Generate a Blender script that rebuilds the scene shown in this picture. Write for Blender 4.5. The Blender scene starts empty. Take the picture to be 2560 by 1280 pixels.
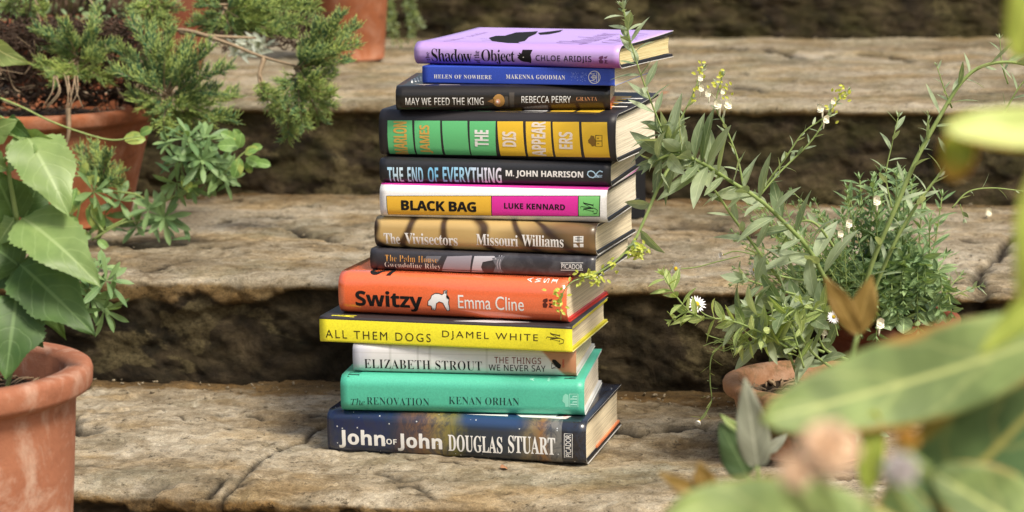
import bpy, bmesh, math, random
import numpy as np
from mathutils import Vector, Matrix
R = math.radians
random.seed(7)
S = bpy.context.scene
COL = S.collection

# ---------------------------------------------------------------- camera
D, PITCH, ROLL, FPX = 2.1, 9.8, -0.84, 5750.0
H = 0.5576
cd = bpy.data.cameras.new('camera'); cam = bpy.data.objects.new('camera', cd); COL.objects.link(cam)
cd.lens = FPX * 36 / 2560; cd.sensor_width = 36
cam.location = (0, -D, H)
CR = Matrix.Rotation(R(90 - PITCH), 3, 'X') @ Matrix.Rotation(R(ROLL), 3, 'Z')
cam.rotation_euler = CR.to_euler()
cd.clip_start = .05; cd.clip_end = 100
cd.dof.use_dof = True; cd.dof.focus_distance = 2.13; cd.dof.aperture_fstop = 9.0
S.camera = cam
CL = Vector((0, -D, H))

def ray(px, py): return CR @ Vector(((px - 1280) / FPX, (640 - py) / FPX, -1))
def atY(px, py, Y):
    d = ray(px, py); return CL + d * ((Y + D) / d.y)
def atZ(px, py, z):
    d = ray(px, py); return CL + d * ((z - H) / d.z)
def atP(px, py, p0, n):
    d = ray(px, py); return CL + d * ((p0 - CL).dot(n) / d.dot(n))
def proj(p):
    q = CR.transposed() @ (Vector(p) - CL)
    return 1280 + FPX * q.x / -q.z, 640 - FPX * q.y / -q.z

# ---------------------------------------------------------------- light
SUN_EL, SUN_AZ = 54.0, 138.0          # azimuth of the sun, clockwise from +Y
w = bpy.data.worlds.new('World'); S.world = w; w.use_nodes = True
nt = w.node_tree; bg = nt.nodes['Background']
sky = nt.nodes.new('ShaderNodeTexSky'); sky.sky_type = 'NISHITA'; sky.sun_disc = False
sky.sun_elevation = R(SUN_EL); sky.sun_rotation = R(SUN_AZ); sky.air_density = 1.2; sky.dust_density = 5.0; sky.ozone_density = .6
nt.links.new(sky.outputs[0], bg.inputs[0]); bg.inputs[1].default_value = .10
sl = bpy.data.lights.new('sun', 'SUN'); sl.energy = 2.9; sl.angle = R(14); sl.color = (1, .93, .80)
so = bpy.data.objects.new('sun', sl); COL.objects.link(so)
sd = Vector((math.sin(R(SUN_AZ)) * math.cos(R(SUN_EL)), math.cos(R(SUN_AZ)) * math.cos(R(SUN_EL)), math.sin(R(SUN_EL))))
so.rotation_euler = sd.to_track_quat('Z', 'Y').to_euler()
S.view_settings.view_transform = 'Standard'; S.view_settings.look = 'None'
S.view_settings.exposure = 0.55; S.view_settings.gamma = 1
S.cycles.use_denoising = True
S.cycles.max_bounces = 6

# ---------------------------------------------------------------- tagging helpers
def tag(o, label=None, cat=None, group=None, kind=None):
    if label: o['label'] = label
    if cat: o['category'] = cat
    if group: o['group'] = group
    if kind: o['kind'] = kind
    return o
def empty(name, loc=(0, 0, 0), parent=None):
    o = bpy.data.objects.new(name, None); COL.objects.link(o); o.location = loc; o.parent = parent
    o.empty_display_size = .02
    return o
class MB:
    """mesh builder: verts, faces, uv per vertex, one random value per vertex, material index per face"""
    def __init__(s): s.v, s.f, s.uv, s.r, s.m, s.sm = [], [], [], [], [], []
    def add(s, vs, fs, uvs=None, rnd=0., mi=0, smooth=True):
        b = len(s.v); s.v += [tuple(v) for v in vs]
        s.uv += uvs if uvs else [(0, 0)] * len(vs)
        s.r += [rnd] * len(vs)
        for f in fs: s.f.append(tuple(i + b for i in f)); s.m.append(mi); s.sm.append(smooth)
    def build(s, name, mats, parent=None, attr=None):
        me = bpy.data.meshes.new(name); me.from_pydata(s.v, [], s.f)
        if not isinstance(mats, (list, tuple)): mats = [mats]
        for m in mats: me.materials.append(m)
        me.polygons.foreach_set('material_index', s.m); me.polygons.foreach_set('use_smooth', s.sm)
        uvl = me.uv_layers.new(name='UVMap')
        li = np.zeros(len(me.loops), dtype=np.int32); me.loops.foreach_get('vertex_index', li)
        uvl.data.foreach_set('uv', np.array(s.uv, dtype=np.float32)[li].ravel())
        a = me.attributes.new('rnd', 'FLOAT', 'POINT'); a.data.foreach_set('value', np.array(s.r, dtype=np.float32))
        me.update()
        o = bpy.data.objects.new(name, me); COL.objects.link(o); o.parent = parent
        return o

# ---------------------------------------------------------------- material helpers
class NT:
    def __init__(s, name):
        s.mat = bpy.data.materials.new(name); s.mat.use_nodes = True; s.t = s.mat.node_tree
        s.p = s.t.nodes['Principled BSDF']; s.out = s.t.nodes['Material Output']
    def n(s, typ, out=0, **kw):
        nd = s.t.nodes.new('ShaderNode' + typ)
        for k, v in kw.items():
            if k.startswith('i_'):
                k2 = k[2:]; inp = nd.inputs[int(k2)] if k2.isdigit() else nd.inputs[k2.replace('_', ' ')]
                s.put(inp, v)
            else: setattr(nd, k, v)
        return nd.outputs[out]
    def put(s, inp, v):
        if isinstance(v, bpy.types.NodeSocket): s.t.links.new(v, inp)
        else:
            if isinstance(v, tuple) and len(v) == 3 and inp.type == 'RGBA': v = v + (1,)
            inp.default_value = v
    def coord(s, kind='Object'): return s.n('TexCoord', out={'Generated': 0, 'Normal': 1, 'UV': 2, 'Object': 3}[kind])
    def map(s, vec, scale=(1, 1, 1), loc=(0, 0, 0), rot=(0, 0, 0)):
        return s.n('Mapping', i_Vector=vec, i_Scale=scale, i_Location=loc, i_Rotation=rot)
    def noise(s, vec, scale, detail=4., rough=.55, dist=0.): return s.n('TexNoise', i_Vector=vec, i_Scale=scale, i_Detail=detail, i_Roughness=rough, i_Distortion=dist)
    def ramp(s, fac, stops, interp='LINEAR'):
        nd = s.t.nodes.new('ShaderNodeValToRGB'); nd.color_ramp.interpolation = interp
        s.t.links.new(fac, nd.inputs[0]); e = nd.color_ramp.elements
        while len(e) < len(stops): e.new(.5)
        for q, (p, c) in zip(e, stops):
            q.position = p
            if not isinstance(c, tuple): c = (c, c, c)
            q.color = c + (1,)
        return nd.outputs[0]
    def mix(s, fac, a, b, mode='MIX'):
        nd = s.t.nodes.new('ShaderNodeMix'); nd.data_type = 'RGBA'; nd.blend_type = mode
        s.put(nd.inputs[0], fac); s.put(nd.inputs[6], a); s.put(nd.inputs[7], b); return nd.outputs[2]
    def math(s, op, a, b=0., c=0., clamp=False):
        nd = s.t.nodes.new('ShaderNodeMath'); nd.operation = op; nd.use_clamp = clamp
        s.put(nd.inputs[0], a); s.put(nd.inputs[1], b); s.put(nd.inputs[2], c); return nd.outputs[0]
    def sep(s, vec):
        nd = s.t.nodes.new('ShaderNodeSeparateXYZ'); s.t.links.new(vec, nd.inputs[0]); return nd.outputs
    def attr(s, name): 
        nd = s.t.nodes.new('ShaderNodeAttribute'); nd.attribute_name = name; return nd.outputs['Fac']
    def bump(s, h, strength=.3, dist=.001, normal=None):
        nd = s.t.nodes.new('ShaderNodeBump'); nd.inputs['Strength'].default_value = strength
        nd.inputs['Distance'].default_value = dist; s.t.links.new(h, nd.inputs['Height'])
        if normal is not None: s.t.links.new(normal, nd.inputs['Normal'])
        return nd.outputs[0]
    def done(s, col=None, rough=.5, spec=.5, normal=None, coat=0.):
        if col is not None: s.put(s.p.inputs['Base Color'], col)
        s.put(s.p.inputs['Roughness'], rough); s.p.inputs['Specular IOR Level'].default_value = spec
        if coat: s.p.inputs['Coat Weight'].default_value = coat; s.p.inputs['Coat Roughness'].default_value = .12
        if normal is not None: s.t.links.new(normal, s.p.inputs['Normal'])
        return s.mat
_flat = {}
def flat(col, rough=.5, spec=.4, name='print'):
    k = (col, rough, spec)
    if k not in _flat:
        m = NT(name); c = m.coord('Object'); nz = m.noise(c, 900, 2)
        _flat[k] = m.done(m.mix(.25, col, m.mix(nz, tuple(x * .75 for x in col), tuple(min(1, x * 1.2) for x in col))), rough, spec)
    return _flat[k]

# ---------------------------------------------------------------- numpy noise
_rs = np.random.RandomState(11); _perm = _rs.rand(256, 256).astype(np.float64)
def vnoise(x, y):
    xi = np.floor(x).astype(int); yi = np.floor(y).astype(int); fx = x - xi; fy = y - yi
    fx = fx * fx * fx * (fx * (fx * 6 - 15) + 10); fy = fy * fy * fy * (fy * (fy * 6 - 15) + 10)
    g = lambda a, b: _perm[a & 255, b & 255]
    return (g(xi, yi) * (1 - fx) + g(xi + 1, yi) * fx) * (1 - fy) + (g(xi, yi + 1) * (1 - fx) + g(xi + 1, yi + 1) * fx) * fy
def fbm(x, y, o=5, ga=.5):
    a, s, t = 1., 0., 0.
    for i in range(o):
        s = s + a * (vnoise(x + 17.3 * i, y + 9.1 * i) - .5) * 2; t += a; a *= ga; x = x * 2.03; y = y * 2.03
    return s / t
def sstep(a, b, x):
    t = np.clip((x - a) / (b - a), 0, 1); return t * t * (3 - 2 * t)

# ---------------------------------------------------------------- stone steps
AL = R(10.5)
EX = Vector((math.cos(AL), -math.sin(AL), 0)); GX = Vector((math.sin(AL), math.cos(AL), 0))
Z1 = 0.0
G1 = atZ(1280, 977, Z1).dot(GX)
Z2 = atP(1280, 712, GX * G1, GX).z
G2 = atZ(1280, 500, Z2).dot(GX)
Z3 = atP(1280, 266, GX * G2, GX).z
G3 = atZ(1280, 96, Z3).dot(GX)
G0 = atZ(560, 1236, Z1).dot(GX)
Z4, Z0 = Z3 + .12, -.125
print('steps', G0, G1, G2, G3, Z2, Z3)

def stone_material(name, tone=1.0, moss=0.):
    m = NT(name); c = m.coord('Object'); g = m.attr('grime'); k = m.attr('crack')
    big = m.noise(m.map(c, (5, 8, 8)), 1, 5, .6)
    streak = m.noise(m.map(c, (30, 33, 40), rot=(0, 0, .35)), 1, 9, .76, .9)
    fine = m.noise(m.map(c, (190, 240, 240)), 1, 5, .75)
    tread = m.ramp(m.math('ADD', m.math('MULTIPLY', big, .45), m.math('MULTIPLY', streak, .6)), [
        (.34, (.070 * tone, .051 * tone, .030 * tone)), (.44, (.19 * tone, .147 * tone, .092 * tone)), (.53, (.31 * tone, .258 * tone, .178 * tone)), (.68, (.52 * tone, .46 * tone, .355 * tone))])
    tread = m.mix(.55, tread, m.mix(1., tread, m.ramp(fine, [(.3, .45), (.5, 1.), (.75, 1.45)]), 'MULTIPLY'))
    iron = m.noise(m.map(c, (7, 13, 13), loc=(3, 1, 0)), 1, 4, .6)
    tread = m.mix(m.ramp(iron, [(.48, 0.), (.64, .6)]), tread, m.mix(1., tread, (.95, .76, .46), 'MULTIPLY'))
    gr = m.noise(m.map(c, (620, 620, 620)), 1, 3, .7); tread = m.mix(.55, tread, m.mix(1., tread, m.ramp(gr, [(.32, .45), (.5, 1.), (.70, 1.5)]), 'MULTIPLY'))
    dirt = m.noise(m.map(c, (3.2, 6, 6), loc=(6, -3, 2)), 1, 6, .68, .4)
    tread = m.mix(m.ramp(dirt, [(.50, 0.), (.64, .62)]), tread, m.mix(1., tread, (.40, .33, .22), 'MULTIPLY'))
    grey = m.noise(m.map(c, (6, 9, 9), loc=(-5, 2, 4)), 1, 4, .6)
    tread = m.mix(m.ramp(grey, [(.52, 0.), (.68, .7)]), tread, m.mix(1., tread, (.50, .55, .52), 'MULTIPLY'))
    spk = m.noise(m.map(c, (80, 110, 110)), 1, 4, .8)
    tread = m.mix(m.ramp(spk, [(.34, .9), (.42, 0.)]), tread, (.06, .045, .028))
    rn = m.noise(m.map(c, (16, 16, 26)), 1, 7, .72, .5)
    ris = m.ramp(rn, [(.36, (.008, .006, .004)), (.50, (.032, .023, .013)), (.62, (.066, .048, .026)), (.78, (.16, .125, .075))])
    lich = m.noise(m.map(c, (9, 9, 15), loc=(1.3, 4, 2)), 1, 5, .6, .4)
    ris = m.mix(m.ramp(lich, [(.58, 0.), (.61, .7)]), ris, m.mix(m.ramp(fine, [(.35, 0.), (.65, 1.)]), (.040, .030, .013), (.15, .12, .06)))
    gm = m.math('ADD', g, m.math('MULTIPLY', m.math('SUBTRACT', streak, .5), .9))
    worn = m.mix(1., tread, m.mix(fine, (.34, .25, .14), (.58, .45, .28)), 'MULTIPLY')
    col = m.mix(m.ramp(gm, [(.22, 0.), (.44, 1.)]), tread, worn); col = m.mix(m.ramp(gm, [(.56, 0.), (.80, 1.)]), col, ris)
    if moss: 
        mo = m.noise(m.map(c, (12, 12, 18), loc=(9, 0, 1)), 1, 5, .7)
        col = m.mix(m.ramp(mo, [(.42, 0.), (.62, moss)]), col, m.mix(fine, (.03, .036, .006), (.17, .16, .035)))
    col = m.mix(m.math('MULTIPLY', k, 1., clamp=True), col, (.014, .010, .006))
    h = m.math('ADD', m.math('MULTIPLY', streak, 1.), m.math('MULTIPLY', fine, .35))
    return m.done(col, .92, .2, m.bump(h, .9, .0035))

def px_to_step(pts, G, Z):
    """photo pixels on a tread -> (x, q); q is the way down from the back of the tread; below the edge it goes down the riser"""
    return pts
def seg_dist(X, Q, pl):
    best = np.full(X.shape, 9.)
    for (x0, q0), (x1, q1) in zip(pl[:-1], pl[1:]):
        dx, dq = x1 - x0, q1 - q0; L2 = dx * dx + dq * dq + 1e-12
        t = np.clip(((X - x0) * dx + (Q - q0) * dq) / L2, 0, 1)
        best = np.minimum(best, np.hypot(X - x0 - t * dx, Q - q0 - t * dq))
    return best

def make_step(name, label, Gb, Gf, Z, Zl, mat, seed, cracks=(), lip=None, res=.0028, rise_q=1.0, xw=.72, backgrime=.4, flake=1.0):
    xs = np.concatenate([np.linspace(-3, -xw - .02, 60), np.arange(-xw, xw, res), np.linspace(xw + .02, 3, 60)])
    dl = np.concatenate([[Gb + .25, Gb + .05], np.arange(Gb + .02, Gf + .012, -res)])
    rr = .012; rows = [(d, Z, 0., 1.) for d in dl]
    for a in np.linspace(0, 90, 8)[0:]:
        rows.append((Gf + rr - rr * math.sin(R(a)), Z - rr + rr * math.cos(R(a)), -math.sin(R(a)), math.cos(R(a))))
    zz = np.arange(Z - rr - .003, Zl - .03, -.0032)
    rows += [(Gf, z, -1., 0.) for z in zz]
    rows = np.array(rows); n = len(rows); m = len(xs)
    q = np.concatenate([[0], np.cumsum(np.hypot(np.diff(rows[:, 0]), np.diff(rows[:, 1])))])
    q_edge = q[len(dl) + 3]
    qz = q - q[0] + 0
    X = np.tile(xs, (n, 1)); Q = np.tile(q[:, None], (1, m)); dd = Q - q_edge     # dd > 0 on the riser
    ox, oq = seed * 3.7, seed * 5.1
    tre = 1 - sstep(-.01, .015, dd); ris = 1 - tre
    f1 = fbm(X * 5 + ox, Q * 9 + oq, 4); f2 = fbm(X * 30 + oq, Q * 36 + ox, 5, .62); f3 = fbm(X * 90 + ox, Q * 120 + oq, 4, .6)
    lay = fbm(X * 7 + ox + .5 * f2, Q * 15 + oq + .3 * f2, 4, .5) * 4.4
    fr = lay - np.floor(lay); ter = (np.floor(lay) + sstep(.0, .10, fr))
    disp = tre * (.0032 * f1 + .0018 * f2 + .0015 * flake * ter + .0009 * f3)
    crack = tre * (1 - sstep(.0, .05, np.abs(fr - .02))) * .45 * sstep(.05, .3, fbm(X * 9 + 3, Q * 25 + oq, 3)) * flake
    edge_n = fbm(X * 9 + ox, X * 0 + seed, 4)
    # riser
    r1 = fbm(X * 9 + ox, Q * 14 + oq, 5, .55); r2 = fbm(X * 45 + oq, Q * 60 + ox, 4, .6)
    lipd = .020 + .016 * fbm(xs * 7 + seed * 2.2, xs * 0 + .3, 4) + .004 * fbm(xs * 60 + seed * 2.2, xs * 0 + .3, 3)
    if lip is not None: 
        lx = np.array([a for a, b in lip]); ly = np.array([b for a, b in lip])
        lipd = np.interp(xs, lx, ly) + .003 * fbm(xs * 50, xs * 0 + .3, 3)
    lipm = sstep(-.004, .006, dd - lipd[None, :] - .004 * r2)                 # 0 on the lip, 1 below it
    disp += ris * (.0055 * r1 + .0042 * r2 + .006 * f1 + .0016 * f3) - ris * lipm * .010 + ris * lipm * .004 * sstep(.0, .12, fbm(X * 12 + 4, Q * 22 + oq, 3)) + (.009 * edge_n - .010 * np.clip(fbm(X * 16 + ox, Q * 20 + oq, 4, .6) - .12, 0, 1)) * sstep(-.035, -.002, dd) * (1 - sstep(.02, .05, dd))
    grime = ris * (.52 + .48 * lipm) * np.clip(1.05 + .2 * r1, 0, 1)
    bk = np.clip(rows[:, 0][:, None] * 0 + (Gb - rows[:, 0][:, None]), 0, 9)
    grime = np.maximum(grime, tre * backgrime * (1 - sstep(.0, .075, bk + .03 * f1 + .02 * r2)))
    rq = random.Random(int(seed * 10)); cracks = list(cracks)
    cracks = [(pl, wd * 1.5, dp * 1.6, min(1., dk * 1.25)) for pl, wd, dp, dk in cracks]
    for _ in range(70 if len(cracks) else 0):       # many short pits along the bedding
        x0 = rq.uniform(-.6, .6); q0 = rq.uniform(.28, q_edge - .01); l_ = rq.uniform(.006, .035)
        cracks.append(([(x0, q0), (x0 + l_ * .5, q0 + rq.uniform(-.006, .006)), (x0 + l_, q0 + rq.uniform(-.012, .012))], rq.uniform(.0012, .0026), .0025, rq.uniform(.4, .95)))
    for pl, wd, dp, dk in cracks:
        ys = .45 if pl[0][1] < q_edge - .002 else 1.
        dist = seg_dist(X + .004 * fbm(X * 40, Q * 40, 3), (Q + .004 * fbm(X * 40 + 9, Q * 40, 3)) * ys, [(a_, b_ * ys) for a_, b_ in pl])
        wv = wd * (.55 + .9 * vnoise(X * 70 + ox, Q * 70))
        cfall = np.exp(-(dist / wv) ** 2); disp -= dp * cfall; crack = np.maximum(crack, dk * cfall)
    P = np.zeros((n, m, 3)); dcoord = rows[:, 0][:, None] + rows[:, 2][:, None] * disp; zc = rows[:, 1][:, None] + rows[:, 3][:, None] * disp
    P[..., 0] = X * EX.x + dcoord * GX.x; P[..., 1] = X * EX.y + dcoord * GX.y; P[..., 2] = zc
    me = bpy.data.meshes.new(name); nv = n * m
    me.vertices.add(nv); me.vertices.foreach_set('co', P.reshape(-1).astype(np.float32))
    a = np.arange(n - 1)[:, None] * m + np.arange(m - 1)[None, :]
    fc = np.stack([a, a + m, a + m + 1, a + 1], -1).reshape(-1, 4)
    me.loops.add(fc.size); me.loops.foreach_set('vertex_index', fc.ravel().astype(np.int32))
    me.polygons.add(len(fc)); me.polygons.foreach_set('loop_start', (np.arange(len(fc)) * 4).astype(np.int32))
    me.update(calc_edges=True); me.polygons.foreach_set('use_smooth', [True] * len(fc))
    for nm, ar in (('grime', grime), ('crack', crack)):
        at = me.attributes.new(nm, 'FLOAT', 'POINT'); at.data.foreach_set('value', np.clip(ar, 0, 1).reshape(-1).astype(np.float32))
    me.materials.append(mat); me.validate()
    o = bpy.data.objects.new(name, me); COL.objects.link(o); tag(o, label, kind='structure')
    return o
def on_tread(pts, Gb, Z):
    out = []
    for a, b in pts:
        p = atZ(a, b, Z); out.append((p.dot(EX), (Gb + .25) - p.dot(GX)))
    return out
def on_riser(pts, Gb, Gf, Z):
    out = []
    for a, b in pts:
        p = atP(a, b, GX * Gf, GX); out.append((p.dot(EX), (Gb + .25 - Gf) + (Z - p.z) - .005))
    return out
ms1 = stone_material('weathered_sandstone_lower', 1.04, 0.)
ms2 = stone_material('weathered_sandstone_middle', .94, .05)
ms3 = stone_material('weathered_sandstone_upper', .97, .22)
T1 = lambda *p: on_tread(p, G1, Z1)
T2 = lambda *p: on_tread(p, G2, Z2)
T3 = lambda *p: on_tread(p, G3, Z3)
c1 = [(T1((800, 1058), (765, 1095), (700, 1120), (640, 1165), (590, 1215), (545, 1240)), .0022, .003, .75),
      (T1((176, 1040), (182, 1070), (200, 1078), (236, 1082)), .004, .006, 1.), (T1((150, 1165), (190, 1166), (225, 1168)), .0016, .002, .8),
      (T1((1545, 1068), (1600, 1078), (1690, 1072), (1750, 1068), (1800, 1076)), .0028, .005, .95),
      (T1((1600, 1210), (1640, 1196), (1700, 1200)), .0015, .002, .5), (T1((300, 1000), (360, 990), (420, 995)), .002, .001, .2),
      (T1((560, 1200), (520, 1230)), .002, .003, .8), (T1((330, 1232), (390, 1215)), .008, .004, .5)]
c2 = [(T2((515, 565), (560, 548), (620, 541), (690, 541), (730, 545)), .0028, .004, .95),
      (T2((712, 564), (745, 578), (770, 588), (800, 592), (835, 602)), .0045, .006, 1.),
      (T2((360, 670), (420, 662), (480, 650), (530, 648), (610, 640)), .0030, .004, .9),
      (T2((265, 610), (300, 605), (330, 615), (400, 618)), .0025, .003, .7), (T2((455, 622), (490, 620), (520, 622)), .002, .003, .7),
      (T2((635, 612), (660, 608), (680, 602)), .002, .003, .8), (T2((560, 622), (590, 620), (600, 618)), .0018, .002, .6),
      (T2((1640, 572), (1700, 566), (1770, 566), (1830, 580), (1890, 585), (1960, 582), (2040, 575)), .0052, .006, .95),
      (T2((2535, 585), (2490, 640), (2440, 690), (2452, 715)), .004, .006, .9),
      (T2((850, 655), (905, 650)), .002, .002, .5), (T2((2400, 600), (2440, 610)), .002, .002, .5),
      (on_riser(((2450, 722), (2452, 780), (2450, 860), (2452, 960)), G2, G1, Z2), .004, .008, 1.)]
c3 = [(T3((1745, 123), (1790, 122), (1860, 126)), .004, .004, .75), (T3((1905, 125), (1950, 132), (1985, 146), (2030, 150), (2080, 140)), .0055, .006, .95),
      (T3((2150, 140), (2220, 142), (2280, 151)), .005, .005, .9), (T3((1790, 218), (1830, 214), (1880, 218), (1920, 228)), .0040, .006, 1.),
      (T3((2310, 170), (2350, 163)), .004, .004, .9), (T3((2420, 140), (2540, 145)), .004, .004, .7), (T3((610, 258), (700, 262)), .003, .003, .6)]
def lipfun(pts, Gf, Z):
    o = []
    for a, b in pts:
        p = atP(a, b, GX * Gf, GX); o.append((p.dot(EX), max(.004, Z - p.z)))
    return o
lip1 = lipfun(((-400, 730), (0, 735), (250, 742), (330, 748), (430, 752), (500, 722), (525, 742), (560, 766), (610, 764), (690, 738), (760, 712), (850, 716), (1000, 722), (1500, 735), (1560, 735), (1640, 722), (1800, 728), (2100, 735), (2400, 748), (2900, 750)), G1, Z2)
lip2 = lipfun(((-400, 280), (400, 282), (640, 274), (800, 285), (1000, 282), (1600, 278), (1800, 274), (1900, 285), (2100, 264), (2300, 264), (2560, 275)), G2, Z3)
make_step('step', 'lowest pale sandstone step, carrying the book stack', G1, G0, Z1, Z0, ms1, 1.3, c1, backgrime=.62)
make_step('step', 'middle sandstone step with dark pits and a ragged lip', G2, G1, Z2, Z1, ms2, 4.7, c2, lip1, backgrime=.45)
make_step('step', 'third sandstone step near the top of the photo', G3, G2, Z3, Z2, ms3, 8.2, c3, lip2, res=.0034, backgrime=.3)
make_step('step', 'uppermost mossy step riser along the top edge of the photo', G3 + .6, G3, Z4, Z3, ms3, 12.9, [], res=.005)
def ground_sheet(name, z, d0, d1, mat):
    mb = MB(); vs = []; n = 60
    for j in range(n + 1):
        for i in range(n + 1):
            x = -6 + 12 * i / n; d = d0 + (d1 - d0) * j / n
            p = EX * x + GX * d; vs.append((p.x, p.y, z + .006 * math.sin(i * 1.7 + j) * math.cos(j * .9)))
    fs = [(j * (n + 1) + i, j * (n + 1) + i + 1, (j + 1) * (n + 1) + i + 1, (j + 1) * (n + 1) + i) for j in range(n) for i in range(n)]
    mb.add(vs, fs); o = mb.build(name, mat)
    for nm in ('grime', 'crack'): o.data.attributes.new(nm, 'FLOAT', 'POINT')
    return tag(o, kind='structure')
ground_sheet('path', Z0 - .02, G0 + .02, -8, ms1)
ground_sheet('ground', Z4 - .02, G3 + .3, 9, ms3)

# ---------------------------------------------------------------- books
MATH = {'serif': (0x1D400, 0x1D41A), 'ital': (0x1D434, 0x1D44E), 'frak': (0x1D504, 0x1D51E), 'mono': (0x1D670, 0x1D68A), 'sans': (0x1D5A0, 0x1D5BA), 'sansb': (0x1D5D4, 0x1D5EE)}
def glyphs(t, style):
    if style not in MATH: return t
    U, L = MATH[style]; o = ''
    for ch in t:
        if 'A' <= ch <= 'Z': o += chr(U + ord(ch) - 65)
        elif 'a' <= ch <= 'z': o += '\u210e' if (style == 'ital' and ch == 'h') else chr(L + ord(ch) - 97)
        else: o += ch
    return o
def text2d(t, style='', off=0., space=1.0):
    c = bpy.data.curves.new('text', 'FONT'); c.body = glyphs(t, style); c.offset = off; c.space_character = space; c.resolution_u = 4
    c.fill_mode = 'FRONT'
    o = bpy.data.objects.new('text', c); COL.objects.link(o)
    dg = bpy.context.evaluated_depsgraph_get(); me = bpy.data.meshes.new_from_object(o.evaluated_get(dg))
    v = [(p.co.x, p.co.y) for p in me.vertices]; f = [tuple(p.vertices) for p in me.polygons]
    bpy.data.objects.remove(o); bpy.data.curves.remove(c); bpy.data.meshes.remove(me)
    xs = [a for a, b in v]; ys = [b for a, b in v]; x0, x1, y0, y1 = min(xs), max(xs), min(ys), max(ys)
    return [((a - x0) / (x1 - x0), (b - y0) / (y1 - y0)) for a, b in v], f

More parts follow.
